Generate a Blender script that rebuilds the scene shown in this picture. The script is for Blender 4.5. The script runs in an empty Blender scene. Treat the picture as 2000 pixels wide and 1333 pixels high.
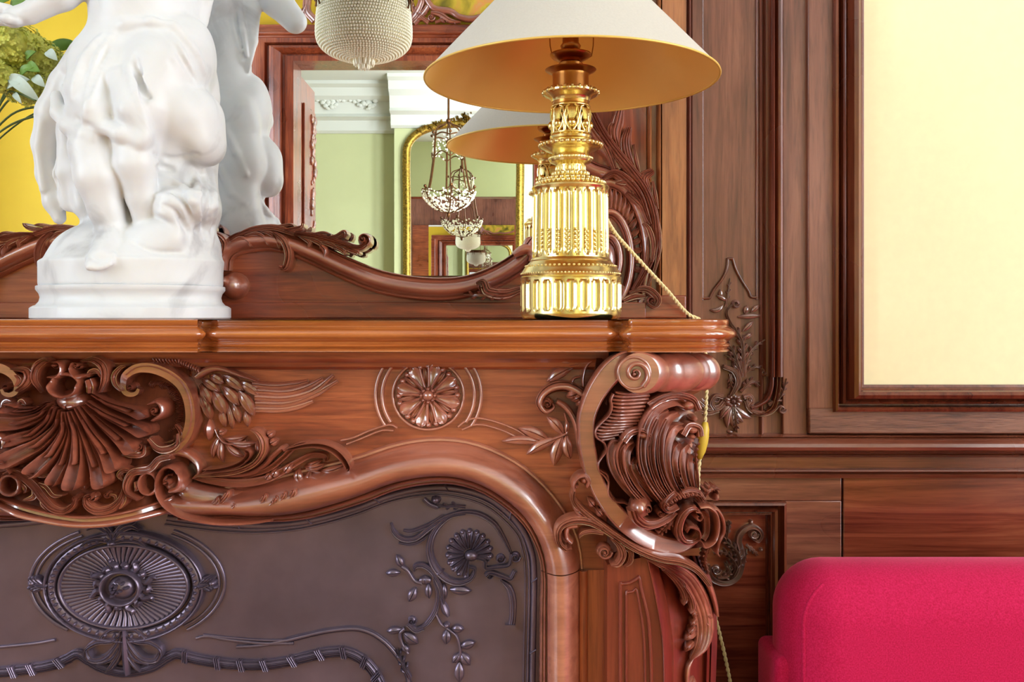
import bpy, bmesh, math, random
import numpy as np
from mathutils import Vector, Matrix
random.seed(7); RNG = np.random.RandomState(5)
SC = bpy.context.scene
COL = SC.collection
pi = math.pi
# ---------------------------------------------------------------- camera model (metres; Y runs away from the camera)
F, VX, HY, ZC = 1795.0, 985.0, 617.0, 1.20
MIRROR_Y = 1.71                     # plane of the overmantel mirror glass

def P(px, py, Y):
    return ((px - VX) * Y / F, Y, ZC - (py - HY) * Y / F)
def X_at(px, Y): return (px - VX) * Y / F
def Z_at(py, Y): return ZC - (py - HY) * Y / F

# ---------------------------------------------------------------- mesh buffer
class MB:
    def __init__(s, flip=False):
        s.v = []; s.f = []; s.n = 0; s.flip = flip
    def add(s, verts, faces):
        verts = np.asarray(verts, dtype=float).reshape(-1, 3)
        s.v.append(verts); k = s.n
        s.f.extend([tuple(i + k for i in f) for f in faces]); s.n += len(verts)
    def build(s, name, mat, parent=None, smooth=True, angle=58, bevel=0, fix=True, split=False):
        if split and len(s.v) > 1:
            lo = [a.min(0) - .0012 for a in s.v]; hi = [a.max(0) + .0012 for a in s.v]; root = list(range(len(s.v)))
            def find(i):
                while root[i] != i: i = root[i]
                return i
            for i in range(len(s.v)):
                for j in range(i):
                    if (lo[i] <= hi[j]).all() and (lo[j] <= hi[i]).all(): root[find(i)] = find(j)
            gr = {}
            for i in range(len(s.v)): gr.setdefault(find(i), []).append(i)
            if len(gr) > 1:
                st = np.cumsum([0] + [len(a) for a in s.v]); own = np.repeat(np.arange(len(s.v)), np.diff(st)); byp = {}
                for f in s.f: byp.setdefault(own[f[0]], []).append(f)
                o = None
                for g in gr.values():
                    m = MB(s.flip)
                    for i in g: m.add(s.v[i], [tuple(q - st[i] for q in f) for f in byp.get(i, [])])
                    o = m.build(name, mat, parent, smooth, angle, bevel, fix)
                return o
        me = bpy.data.meshes.new(name)
        V = np.concatenate(s.v) if s.v else np.zeros((0, 3))
        if s.flip:
            V = V.copy(); V[:, 1] = 2 * MIRROR_Y - V[:, 1]
        me.from_pydata([tuple(x) for x in V], [], s.f)
        if fix:
            bm = bmesh.new(); bm.from_mesh(me)
            bmesh.ops.recalc_face_normals(bm, faces=bm.faces[:])
            bm.to_mesh(me); bm.free()
        if smooth:
            me.shade_smooth()
            me.set_sharp_from_angle(angle=math.radians(angle))
        o = bpy.data.objects.new(name, me); COL.objects.link(o)
        if mat: me.materials.append(mat)
        if bevel:
            m = o.modifiers.new('bevel', 'BEVEL'); m.width = bevel; m.segments = 2; m.limit_method = 'ANGLE'; m.angle_limit = math.radians(50)
        if parent: par(o, parent)
        return o

def par(o, p):
    o.parent = p
    o.matrix_parent_inverse = Matrix.Translation(-(world_loc(p)))
def world_loc(o):
    l = Vector(o.location)
    return l if o.parent is None else l          # parents are Empties or meshes built in place
def thing(name, label, cat, loc, group=None):
    o = bpy.data.objects.new(name, None); COL.objects.link(o)
    o.location = loc; o.empty_display_size = .05
    o['label'] = label; o['category'] = cat
    if group: o['group'] = group
    return o
def tag(o, label, cat, group=None):
    o['label'] = label; o['category'] = cat
    if group: o['group'] = group
    return o
def struct(o):
    o['kind'] = 'structure'; return o

# ---------------------------------------------------------------- basic solids
def box(mb, x0, x1, y0, y1, z0, z1):
    v = [(x, y, z) for x in (x0, x1) for y in (y0, y1) for z in (z0, z1)]
    mb.add(v, [(0, 1, 3, 2), (4, 6, 7, 5), (0, 4, 5, 1), (2, 3, 7, 6), (0, 2, 6, 4), (1, 5, 7, 3)])
def pbox(mb, x0, x1, y0, y1, Y, d):
    """box whose front face covers pixels x0..x1, y0..y1 at depth Y, d thick"""
    box(mb, X_at(x0, Y), X_at(x1, Y), Y, Y + d, Z_at(y1, Y), Z_at(y0, Y))
def prism(mb, pts, Y, d):
    """polygon given in pixels at depth Y, extruded d metres to the back"""
    n = len(pts)
    a = [P(x, y, Y) for x, y in pts]
    b = [(p[0], p[1] + d, p[2]) for p in a]
    mb.add(a + b, [tuple(range(n)), tuple(range(2 * n - 1, n - 1, -1))] + [(i, (i + 1) % n, n + (i + 1) % n, n + i) for i in range(n)])
def lathe(mb, prof, c, seg=64, fr=None, close=False):
    """prof: (radius, z) list, turned round the vertical through c=(x,y); fr(radius, z, angle) may alter the radius"""
    n = len(prof); v = []; f = []
    for j in range(seg):
        a = 2 * pi * j / seg
        for r, z in prof:
            rr = fr(r, z, a) if fr else r
            v.append((c[0] + rr * math.cos(a), c[1] + rr * math.sin(a), z))
    for j in range(seg):
        k = (j + 1) % seg
        for i in range(n - 1):
            f.append((j * n + i, k * n + i, k * n + i + 1, j * n + i + 1))
        if close: f.append((j * n + n - 1, k * n + n - 1, k * n, j * n))
    if not close:
        if prof[0][0] > 1e-5: f.append(tuple(j * n for j in range(seg)))
        if prof[-1][0] > 1e-5: f.append(tuple(j * n + n - 1 for j in range(seg)))
    mb.add(v, f)
def ball(mb, c, r, seg=10, ring=7, sc=(1, 1, 1)):
    v = [(c[0], c[1], c[2] + r * sc[2])]; f = []
    for i in range(1, ring):
        t = pi * i / ring
        for j in range(seg):
            a = 2 * pi * j / seg
            v.append((c[0] + r * sc[0] * math.sin(t) * math.cos(a), c[1] + r * sc[1] * math.sin(t) * math.sin(a), c[2] + r * sc[2] * math.cos(t)))
    v.append((c[0], c[1], c[2] - r * sc[2])); L = len(v) - 1
    for j in range(seg):
        k = (j + 1) % seg
        f.append((0, 1 + j, 1 + k))
        for i in range(ring - 2):
            f.append((1 + i * seg + j, 1 + (i + 1) * seg + j, 1 + (i + 1) * seg + k, 1 + i * seg + k))
        f.append((L, 1 + (ring - 2) * seg + k, 1 + (ring - 2) * seg + j))
    mb.add(v, f)

def cr(rows, n=7):
    """Catmull-Rom through rows of any width"""
    R = np.asarray(rows, float)
    if len(R) < 3: 
        t = np.linspace(0, 1, n + 1)[:, None]; return R[0] * (1 - t) + R[-1] * t
    A = np.vstack([2 * R[0] - R[1], R, 2 * R[-1] - R[-2]])
    out = []
    for i in range(1, len(A) - 2):
        p0, p1, p2, p3 = A[i - 1], A[i], A[i + 1], A[i + 2]
        for t in np.linspace(0, 1, n, endpoint=False):
            out.append(.5 * (2 * p1 + (p2 - p0) * t + (2 * p0 - 5 * p1 + 4 * p2 - p3) * t * t + (3 * p1 - p0 - 3 * p2 + p3) * t ** 3))
    out.append(A[-2])
    return np.array(out)
def resample(pts, n):
    pts = np.asarray(pts, float)
    d = np.r_[0, np.cumsum(np.hypot(*(np.diff(pts[:, :2], axis=0).T)))]
    s = np.linspace(0, d[-1], n)
    return np.stack([np.interp(s, d, pts[:, k]) for k in range(pts.shape[1])], 1)

def tube(mb, pts, r, seg=8, closed=False):
    """round tube along 3-D points; r is a number or a list"""
    Q = np.asarray(pts, float); m = len(Q)
    rr = np.full(m, r) if np.isscalar(r) else np.asarray(r, float)
    T = np.gradient(Q, axis=0)
    if closed: T[0] = Q[1] - Q[-1]; T[-1] = Q[0] - Q[-2]
    T /= np.linalg.norm(T, axis=1)[:, None] + 1e-12
    up = np.array([0, 0, 1.]) if abs(T[0][2]) < .9 else np.array([0, 1., 0])
    N = np.cross(T[0], up); N /= np.linalg.norm(N)
    v = []; f = []
    for i in range(m):
        N = N - T[i] * N.dot(T[i]); N /= np.linalg.norm(N) + 1e-12
        B = np.cross(T[i], N)
        for j in range(seg):
            a = 2 * pi * j / seg
            v.append(Q[i] + rr[i] * (N * math.cos(a) + B * math.sin(a)))
    lim = m if closed else m - 1
    for i in range(lim):
        k = (i + 1) % m
        for j in range(seg):
            l = (j + 1) % seg
            f.append((i * seg + j, i * seg + l, k * seg + l, k * seg + j))
    if not closed:
        f.append(tuple(range(seg))); f.append(tuple((m - 1) * seg + j for j in range(seg)))
    mb.add(v, f)

# ---------------------------------------------------------------- carving: bands swept along drawn lines on a surface
S = -.35
ROUND = [(-1, S)] + [(-math.cos(t), .42 + .58 * math.sin(t)) for t in np.linspace(0, pi, 9)] + [(1, S)]
FLAT = [(-1, S), (-1, .75), (-.86, 1), (.86, 1), (1, .75), (1, S)]
LEAF = [(-1, S), (-1, .66), (-.85, .78), (-.5, .9), (-.14, .95), (0, .8), (.14, .95), (.5, .9), (.85, .78), (1, .66), (1, S)]
RIDGE = [(-1, S), (-1, .6), (-.55, .8), (0, 1), (.55, .8), (1, .6), (1, S)]
CUP = [(-1, S), (-1, .86), (-.86, 1), (-.7, .95), (-.42, .72), (0, .6), (.42, .72), (.7, .95), (.86, 1), (1, .86), (1, S)]
def reeds(k, base=.78):
    p = [(-1, S)]
    for i in range(k):
        a = -1 + 2 * i / k; w = 2 / k
        for t in (.04, .2, .5, .8, .96):
            u = a + w * t
            p.append((u, (base + (1 - base) * math.sin(pi * t)) * (1 - .36 * u * u)))
    return p + [(1, S)]
REED3, REED4, REED5 = reeds(3), reeds(4), reeds(5)
FILLETS = [(-1, S), (-1, .45), (-.8, .55), (-.74, .3), (-.6, .75), (-.3, .97), (0, 1), (.3, .97), (.6, .75), (.74, .3), (.8, .55), (1, .45), (1, S)]

def on(Y):
    return lambda x, y: Y + 0 * x
HS = .00088
def sweep(mb, rows, prof, surf, fr=(0, 0, 1), n=7, closed=False, hs=HS, tip=True):
    """rows: x, y, half width (drawn units of frame fr=(ox, oy, scale)), height in mm; surf(px, py) is the depth of the ground"""
    R = np.asarray(rows, float)
    if closed:
        C = cr(np.vstack([R[-1:], R, R[:2]]), n)[n:-(n + 1)]
    else: C = cr(R, n)
    x = fr[0] + C[:, 0] / fr[2]; y = fr[1] + C[:, 1] / fr[2]; w = np.maximum(C[:, 2], .02) / fr[2]; h = C[:, 3] * hs
    if closed:
        tx = np.roll(x, -1) - np.roll(x, 1); ty = np.roll(y, -1) - np.roll(y, 1)
    else:
        tx = np.gradient(x); ty = np.gradient(y)
    L = np.hypot(tx, ty) + 1e-9; nx, ny = -ty / L, tx / L
    pr = np.array(prof); k = len(pr)
    vx = x[:, None] + nx[:, None] * w[:, None] * pr[None, :, 0]
    vy = y[:, None] + ny[:, None] * w[:, None] * pr[None, :, 0]
    g = surf(vx, vy)
    vv = np.where(pr[:, 1] == S, -.004, 0)[None, :] + 0 * vx
    hh = np.where(pr[None, :, 1] == S, vv, h[:, None] * pr[None, :, 1])
    Yv = g - hh
    V = np.stack([(vx - VX) * g / F, Yv, ZC - (vy - HY) * g / F], -1)
    m = len(C)
    f = []
    for i in range(m if closed else m - 1):
        q = (i + 1) % m
        for j in range(k):
            l = (j + 1) % k
            f.append((i * k + j, i * k + l, q * k + l, q * k + j))
    if not closed:
        f.append(tuple(range(k))); f.append(tuple((m - 1) * k + j for j in range(k)))
    mb.add(V.reshape(-1, 3), f)
def leaf(mb, a, b, w, h, surf, fr=(0, 0, 1), bend=0, prof=LEAF, h0=None):
    """pointed leaf from a to b, half width w, height h mm"""
    a = np.array(a, float); b = np.array(b, float); d = b - a; nrm = np.array([-d[1], d[0]])
    p = lambda t: a + d * t + nrm * bend * math.sin(pi * t)
    h0 = h * .5 if h0 is None else h0
    sweep(mb, [(*p(0), w * .25, h0), (*p(.3), w * .9, h), (*p(.6), w, h * 1.05), (*p(.85), w * .55, h * .8), (*p(1), w * .06, h * .35)], prof, surf, fr, 5)
def blob(mb, x, y, rx, ry, h, surf, fr=(0, 0, 1), seg=14, ring=5, rot=0):
    """low dome on the surface"""
    x = fr[0] + x / fr[2]; y = fr[1] + y / fr[2]; rx /= fr[2]; ry /= fr[2]; h *= HS
    c, s = math.cos(rot), math.sin(rot)
    v = []; f = []
    for i in range(ring + 1):
        t = i / ring * pi / 2
        for j in range(seg):
            a = 2 * pi * j / seg
            u, w_ = rx * math.cos(t) * math.cos(a), ry * math.cos(t) * math.sin(a)
            px, py = x + u * c - w_ * s, y + u * s + w_ * c
            g = float(surf(np.float64(px), np.float64(py))) 
            v.append(((px - VX) * g / F, g - (h * math.sin(t) if i else -.004), ZC - (py - HY) * g / F))
    for i in range(ring):
        for j in range(seg):
            k = (j + 1) % seg
            f.append((i * seg + j, i * seg + k, (i + 1) * seg + k, (i + 1) * seg + j))
    f.append(tuple(range(seg))); f.append(tuple(ring * seg + j for j in range(seg)))
    mb.add(v, f)
def spiral(cx, cy, r0, r1, a0, turns, n=14, sq=1.0):
    """points from radius r0 to r1; angles in degrees, y downwards"""
    o = []
    for i in range(n):
        t = i / (n - 1); r = r0 * (r1 / r0) ** t
        a = math.radians(a0) + 2 * pi * turns * t
        o.append((cx + r * math.cos(a), cy + r * math.sin(a) * sq))
    return o
def stroke(mb, pts, w, h, prof, surf, fr=(0, 0, 1), n=7, taper=None, closed=False):
    """even band along pts; taper=(start, end) shrinks the ends"""
    k = len(pts); rows = []
    for i, p in enumerate(pts):
        t = i / max(1, k - 1); ww = w[i] if hasattr(w, '__len__') else w; hh = h[i] if hasattr(h, '__len__') else h
        if taper:
            f = taper[0] + (1 - taper[0]) * min(1, t / .35) if t < .35 else (1 if t < .6 else 1 + (taper[1] - 1) * (t - .6) / .4)
            ww *= f
        rows.append((p[0], p[1], ww, hh))
    sweep(mb, rows, prof, surf, fr, n, closed)
def frond(mb, pts, w, h, surf, fr=(0, 0, 1), lobes=5, sides=(1, -1), lw=1.0, spread=.75, prof=REED3, t0=.2, t1=.95, tipw=.25):
    """acanthus leaf: a reeded stem along pts with curling lobes on its sides; w is the half spread of the lobes"""
    C = cr([(p[0], p[1]) for p in pts], 12); C = resample(C, 60)
    T = np.gradient(C, axis=0); T /= np.linalg.norm(T, axis=1)[:, None] + 1e-9
    rows = []
    for t in np.linspace(0, 1, 8):
        i = int(t * 59); rows.append((*C[i], w * (.34 - .34 * (1 - tipw) * t) , h * (.75 + .35 * math.sin(pi * min(1, t * 1.1)))))
    sweep(mb, rows, prof, surf, fr, 6)
    for sd in sides:
        for q in range(lobes):
            t = t0 + (t1 - t0) * (q + .35 * (sd > 0)) / max(1, lobes)
            i = min(59, int(t * 59)); b = C[i]; tg = T[i]; nr = np.array([-tg[1], tg[0]]) * sd
            size = w * lw * (1.0 - .45 * t)
            d1 = tg * .75 + nr * spread; d1 /= np.linalg.norm(d1)
            d2 = tg * 1.0 + nr * spread * .35; d2 /= np.linalg.norm(d2)
            p1 = b + d1 * size * .45; p2 = p1 + (d1 * .5 + d2 * .5) * size * .4; p3 = p2 + d2 * size * .3
            b0 = b - tg * size * .25
            sweep(mb, [(*b0, size * .1, h * .7), (*p1, size * .2, h * .95), (*p2, size * .21, h * 1.0), (*p3, size * .05, h * .55)], LEAF, surf, fr, 4)
def volute(mb, cx, cy, r, h, surf, fr=(0, 0, 1), turns=1.4, a0=0, dirn=1, eye=True, w=.2):
    """rolled scroll seen from its side"""
    pts = spiral(cx, cy, r * .86, r * .22, a0, turns * dirn, 16)
    rows = [(p[0], p[1], r * w * (1 - .55 * i / 15), h * (.75 + .25 * i / 15)) for i, p in enumerate(pts)]
    blob(mb, cx, cy, r * .9, r * .9, h * .55, surf, fr)
    sweep(mb, rows, ROUND, surf, fr, 4)
    if eye: blob(mb, cx, cy, r * .24, r * .24, h * 1.1, surf, fr, 10, 4)
def mirx(pts, c):
    return [(2 * c - p[0],) + tuple(p[1:]) for p in pts]

# ---------------------------------------------------------------- materials
def lin(c): 
    c = c / 255.0
    return c / 12.92 if c <= .04045 else ((c + .055) / 1.055) ** 2.4
def rgb(r, g, b): return (lin(r), lin(g), lin(b), 1)
class NT:
    def __init__(s, name):
        s.m = bpy.data.materials.new(name); s.m.use_nodes = True; s.t = s.m.node_tree; s.b = s.t.nodes['Principled BSDF']
    def n(s, typ, **kw):
        x = s.t.nodes.new(typ)
        for k, v in kw.items():
            if k in x.inputs.keys(): x.inputs[k].default_value = v
            else: setattr(x, k, v)
        return x
    def l(s, a, b): s.t.links.new(a, b)
    def set(s, **kw):
        for k, v in kw.items(): s.b.inputs[k.replace('_', ' ')].default_value = v
        return s
    def ramp(s, fac, stops):
        r = s.n('ShaderNodeValToRGB'); e = r.color_ramp.elements
        while len(e) < len(stops): e.new(.5)
        for x, (p, c) in zip(e, stops): x.position = p; x.color = c
        s.l(fac, r.inputs[0]); return r.outputs[0]
def wood(name, axis, dark, mid, light, rough=.3, coat=.35, scale=1.0, bump=.06, pores=.5, crough=.16, cior=1.55, spec=.5):
    """polished timber; the grain runs along axis"""
    m = NT(name)
    tc = m.n('ShaderNodeTexCoord'); mp = m.n('ShaderNodeMapping')
    sc = [26, 26, 26]; sc['xyz'.index(axis)] = 1.6
    mp.inputs['Scale'].default_value = [a * scale for a in sc]
    m.l(tc.outputs['Object'], mp.inputs['Vector'])
    n1 = m.n('ShaderNodeTexNoise', Scale=1.6, Detail=5.0, Roughness=.6, Distortion=1.2); m.l(mp.outputs[0], n1.inputs['Vector'])
    n2 = m.n('ShaderNodeTexNoise', Scale=9.0, Detail=3.0, Roughness=.6); m.l(mp.outputs[0], n2.inputs['Vector'])
    n3 = m.n('ShaderNodeTexNoise', Scale=3.2, Detail=2.0); m.l(tc.outputs['Object'], n3.inputs['Vector'])
    a = m.n('ShaderNodeMath', operation='MULTIPLY_ADD'); m.l(n1.outputs[0], a.inputs[0]); a.inputs[1].default_value = .6
    b = m.n('ShaderNodeMath', operation='MULTIPLY'); m.l(n3.outputs[0], b.inputs[0]); b.inputs[1].default_value = .42
    m.l(b.outputs[0], a.inputs[2])
    col = m.ramp(a.outputs[0], [(.36, dark), (.5, mid), (.66, light)])
    mx = m.n('ShaderNodeMix', data_type='RGBA', blend_type='MULTIPLY'); mx.inputs[0].default_value = pores
    pr = m.ramp(n2.outputs[0], [(.32, (.45, .4, .38, 1)), (.5, (1, 1, 1, 1))])
    m.l(col, mx.inputs[6]); m.l(pr, mx.inputs[7]); m.l(mx.outputs[2], m.b.inputs['Base Color'])
    rr = m.ramp(n3.outputs[0], [(.3, (rough * .8,) * 3 + (1,)), (.7, (rough * 1.25,) * 3 + (1,))]); m.l(rr, m.b.inputs['Roughness'])
    bp = m.n('ShaderNodeBump', Strength=bump, Distance=.002); m.l(n2.outputs[0], bp.inputs['Height']); m.l(bp.outputs[0], m.b.inputs['Normal'])
    m.set(Coat_Weight=coat, Coat_Roughness=crough, Coat_IOR=cior, Specular_IOR_Level=spec)
    return m.m
def plain(name, col, rough=.5, metal=0, noise=0, nscale=20, bump=0, **kw):
    m = NT(name); m.set(Base_Color=col, Roughness=rough, Metallic=metal, **kw)
    if noise or bump:
        tc = m.n('ShaderNodeTexCoord'); n = m.n('ShaderNodeTexNoise', Scale=nscale, Detail=4.0); m.l(tc.outputs['Object'], n.inputs['Vector'])
        if noise:
            lo = tuple(c * (1 - noise) for c in col[:3]) + (1,); hi = tuple(min(1, c * (1 + noise)) for c in col[:3]) + (1,)
            m.l(m.ramp(n.outputs[0], [(.3, lo), (.7, hi)]), m.b.inputs['Base Color'])
        if bump:
            bp = m.n('ShaderNodeBump', Strength=bump, Distance=.002); m.l(n.outputs[0], bp.inputs['Height']); m.l(bp.outputs[0], m.b.inputs['Normal'])
    return m.m
WX = wood('walnut_long_grain', 'x', rgb(88, 34, 20), rgb(136, 60, 33), rgb(178, 94, 54))
WZ = wood('walnut_upright_grain', 'z', rgb(88, 34, 20), rgb(136, 60, 33), rgb(178, 94, 54))
WC = wood('walnut_carving', 'x', rgb(108, 52, 38), rgb(148, 77, 54), rgb(182, 108, 82), rough=.36, coat=1.0, scale=.5, pores=.25, crough=.2, cior=2.0, spec=.8)
PZ = wood('panelling_upright_grain', 'z', rgb(90, 50, 38), rgb(122, 72, 55), rgb(146, 94, 73), rough=.34, coat=.2)
PX = wood('panelling_long_grain', 'x', rgb(90, 46, 34), rgb(124, 70, 52), rgb(150, 94, 70), rough=.3, coat=.3)
PM = wood('panelling_moulding', 'z', rgb(70, 28, 16), rgb(104, 48, 30), rgb(128, 66, 42), rough=.25, coat=.5, pores=.3)
PMX = wood('panelling_long_moulding', 'x', rgb(76, 34, 22), rgb(110, 56, 38), rgb(134, 76, 54), rough=.25, coat=.6, pores=.25)
PR = wood('panelling_red_grain', 'x', rgb(84, 32, 20), rgb(122, 56, 36), rgb(150, 84, 54), rough=.22, coat=.6, pores=.3)
OAK = wood('oak_rail_grain', 'x', rgb(84, 48, 38), rgb(118, 74, 58), rgb(138, 92, 72), rough=.4, coat=.1, scale=2.2, bump=.25, pores=.8)
IRON = plain('bronzed_cast_iron', rgb(112, 98, 114), .3, .65, noise=.22, nscale=9, bump=.04, Specular_IOR_Level=.5)
MARBLE = NT('white_marble')
_tc = MARBLE.n('ShaderNodeTexCoord'); _n = MARBLE.n('ShaderNodeTexNoise', Scale=7.0, Detail=6.0, Distortion=1.4); MARBLE.l(_tc.outputs['Object'], _n.inputs['Vector'])
MARBLE.l(MARBLE.ramp(_n.outputs[0], [(.28, rgb(190, 189, 192)), (.42, rgb(218, 218, 220)), (.7, rgb(227, 227, 229))]), MARBLE.b.inputs['Base Color'])
MARBLE.set(Roughness=.42, Subsurface_Weight=.12, Subsurface_Radius=(.012, .008, .005)); MARBLE = MARBLE.m
GOLD = plain('gilt_bronze', rgb(240, 220, 150), .22, 1, noise=.1, nscale=40, bump=.05)
GOLDR = plain('cast_gilt_bronze', rgb(240, 222, 160), .34, 1, noise=.15, nscale=160, bump=.5)
BRASS = plain('brown_patinated_brass', rgb(176, 120, 62), .28, 1, noise=.15, nscale=20)
SHADE_IN = plain('gold_paper_lining', rgb(255, 206, 116), .36, .35, noise=.05, nscale=6)
SHADE_OUT = plain('grey_beige_shade_card', rgb(206, 198, 186), .75, 0, noise=.03, nscale=300, bump=.1)
SHADE_TRIM = plain('yellow_gold_binding', rgb(232, 190, 96), .45, .3)
CORD = plain('twisted_cream_cord', rgb(242, 224, 168), .7)
SWITCH = plain('yellow_switch', rgb(222, 186, 66), .35)
YELLOW = plain('pale_yellow_fabric', rgb(250, 234, 190), .8, 0, noise=.02, nscale=60, bump=.03)
YELLOW_DEEP = plain('golden_yellow_paint', rgb(206, 170, 26), .7, 0, noise=.02, nscale=6)
GREEN = plain('sage_green_paint', rgb(186, 192, 146), .75, 0, noise=.02, nscale=4)
PLASTER_G = plain('grey_white_cornice', rgb(204, 208, 200), .8)
PLASTER = plain('white_plaster', rgb(232, 230, 220), .8)
CEIL = plain('ceiling_white_paint', rgb(208, 212, 206), .85)
GILT = plain('gilded_carved_frame', rgb(136, 110, 44), .4, .9, noise=.6, nscale=60, bump=.6)
BRONZE = plain('dark_bronze', rgb(96, 62, 34), .4, .8, noise=.3, nscale=40)
GLASSM = NT('mirror_silver'); GLASSM.set(Base_Color=(.9, .91, .9, 1), Metallic=1, Roughness=.0); GLASSM = GLASSM.m
VELVET = NT('crimson_velvet')
_tc = VELVET.n('ShaderNodeTexCoord'); _n = VELVET.n('ShaderNodeTexNoise', Scale=420.0, Detail=2.0); VELVET.l(_tc.outputs['Object'], _n.inputs['Vector'])
VELVET.l(VELVET.ramp(_n.outputs[0], [(.3, rgb(168, 16, 58)), (.7, rgb(196, 30, 82))]), VELVET.b.inputs['Base Color'])
_b = VELVET.n('ShaderNodeBump', Strength=.25, Distance=.001); VELVET.l(_n.outputs[0], _b.inputs['Height']); VELVET.l(_b.outputs[0], VELVET.b.inputs['Normal'])
VELVET.set(Roughness=.85, Sheen_Weight=.5, Sheen_Roughness=.4, Sheen_Tint=rgb(255, 130, 160), Specular_IOR_Level=.15); VELVET = VELVET.m
CRYSTAL = NT('crystal_beads'); CRYSTAL.set(Base_Color=rgb(255, 251, 228), Roughness=.12, Transmission_Weight=.12, IOR=1.45); CRYSTAL = CRYSTAL.m
PARQUET = wood('parquet_oak', 'y', rgb(120, 78, 42), rgb(160, 108, 62), rgb(186, 134, 84), rough=.3, coat=.3)
WS = wood('walnut_shelf', 'x', rgb(132, 62, 28), rgb(164, 86, 38), rgb(190, 110, 54), rough=.22, coat=1.0, pores=.12, crough=.12, cior=1.7)
WR = wood('walnut_red', 'z', rgb(66, 20, 14), rgb(102, 34, 22), rgb(128, 52, 34), rough=.26, coat=.5, pores=.3)
WZL = wood('walnut_light_stile', 'z', rgb(120, 66, 34), rgb(158, 96, 54), rgb(178, 118, 70), rough=.32, coat=.3)
WCP = wood('panelling_carving', 'z', rgb(92, 52, 40), rgb(128, 78, 62), rgb(156, 104, 86), rough=.36, coat=1.0, scale=.5, pores=.25, crough=.2, cior=2.0, spec=.8)
WD = wood('walnut_shade_toned', 'z', rgb(70, 30, 16), rgb(96, 44, 24), rgb(120, 60, 34), rough=.7, coat=0, scale=.5, pores=.25, spec=.1)  # darker matt walnut; shade of the recesses is put into its colour
LIGHT_R, LIGHT_L, LIGHT_F, LIGHT_G = 185, 270, 390, 50
EXPOSURE = -.92
# ================================================================= the room
HX0, HX1 = -3.7, 3.0
CEIL_Z = 3.62
DOOR_V = 6.0                        # distance of the door wall as seen in the mirror
YD = 2 * MIRROR_Y - DOOR_V          # where that wall really stands (behind the camera)
GRN_V, GRN_B = 9.5, 9.78            # chimney breast and wall of the room beyond, as seen in the mirror
YG = 2 * MIRROR_Y - GRN_B
YB = 1.77                           # face of the chimney wall

def quick(name, mat, fn, parent=None, st=True, **kw):
    mb = MB(); fn(mb); o = mb.build(name, mat, parent, **kw)
    if st and parent is None: struct(o)
    return o
quick('floor', PARQUET, lambda m: box(m, HX0 - .2, HX1 + .2, YG - .2, 2.0, -.1, 0), smooth=False)
quick('ceiling', CEIL, lambda m: box(m, HX0 - .2, HX1 + .2, YG - .2, 2.0, CEIL_Z, CEIL_Z + .1), smooth=False)
WB = quick('wall_back', PZ, lambda m: box(m, HX0, HX1, YB, YB + .15, 0, CEIL_Z), smooth=False)

def wall_holes(mb, axis, p, t, a0, a1, z1, holes):
    """wall at position p (thickness t) along the other axis a0..a1 with rectangular holes (b0, b1, z0, z1)"""
    def bx(u0, u1, w0, w1):
        if axis == 'x': box(mb, p, p + t, u0, u1, w0, w1)
        else: box(mb, u0, u1, p, p + t, w0, w1)
    u = a0
    for b0, b1, z0, zz in sorted(holes):
        if b0 > u: bx(u, b0, 0, z1)
        if z0 > 0: bx(b0, b1, 0, z0)
        if zz < z1: bx(b0, b1, zz, z1)
        u = b1
    if u < a1: bx(u, a1, 0, z1)
RW = [(-2.05, -1.35, .9, 3.4), (-.95, -.25, .9, 3.4), (.15, .85, .9, 3.4)]
LW = [(-1.95, -1.35, .9, 3.4), (-.7, -.1, .9, 3.4)]
GW = [(-5.9, -4.6, .25, 3.1), (-4.2, -3.0, .25, 3.1)]
quick('wall_right', PLASTER, lambda m: wall_holes(m, 'x', HX1, .2, YG, 1.95, CEIL_Z, RW + GW), smooth=False)
quick('wall_left', PLASTER, lambda m: wall_holes(m, 'x', HX0 - .2, .2, YG, 1.95, CEIL_Z, LW), smooth=False)
DX0, DX1, DZ = X_at(575, DOOR_V), .19, Z_at(122, DOOR_V)
FW = [(DX0, DX1, 0, DZ), (.5, 1.2, .9, 3.4), (1.75, 2.45, .9, 3.4)]  # doorway, then two unseen windows added to fill from the front
quick('wall_front', YELLOW_DEEP, lambda m: wall_holes(m, 'y', YD - .15, .15, HX0, HX1, CEIL_Z, FW), smooth=False)
def window(name, axis, p, h):
    mb = MB(); a0, a1, z0, z1 = h; am = (a0 + a1) / 2; w = .05
    def bx(u0, u1, w0, w1):
        if axis == 'x': box(mb, p - .04, p + .04, u0, u1, w0, w1)
        else: box(mb, u0, u1, p - .04, p + .04, w0, w1)
    for u0, u1 in ((a0, a0 + w), (am - w / 2, am + w / 2), (a1 - w, a1)): bx(u0, u1, z0, z1)
    for zz in (z0, z0 + .8, z0 + 1.55, z1 - w): bx(a0, a1, zz, zz + w)
    struct(mb.build(name, PLASTER, smooth=False))
wi = 1
for ax, p, hs in (('x', HX1 + .1, RW + GW), ('x', HX0 - .1, LW), ('y', YD - .075, FW[1:])):  # frames of the door wall belong to its added fill openings
    for h in hs: window('window_%d' % wi, ax, p, h); wi += 1
def daylight(name, loc, rot, sx, sy, watt, col=(1, .97, .93)):
    L = bpy.data.lights.new(name, 'AREA'); L.shape = 'RECTANGLE'; L.size = sx; L.size_y = sy; L.energy = watt; L.color = col
    o = bpy.data.objects.new(name, L); COL.objects.link(o); o.location = loc; o.rotation_euler = rot
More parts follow.
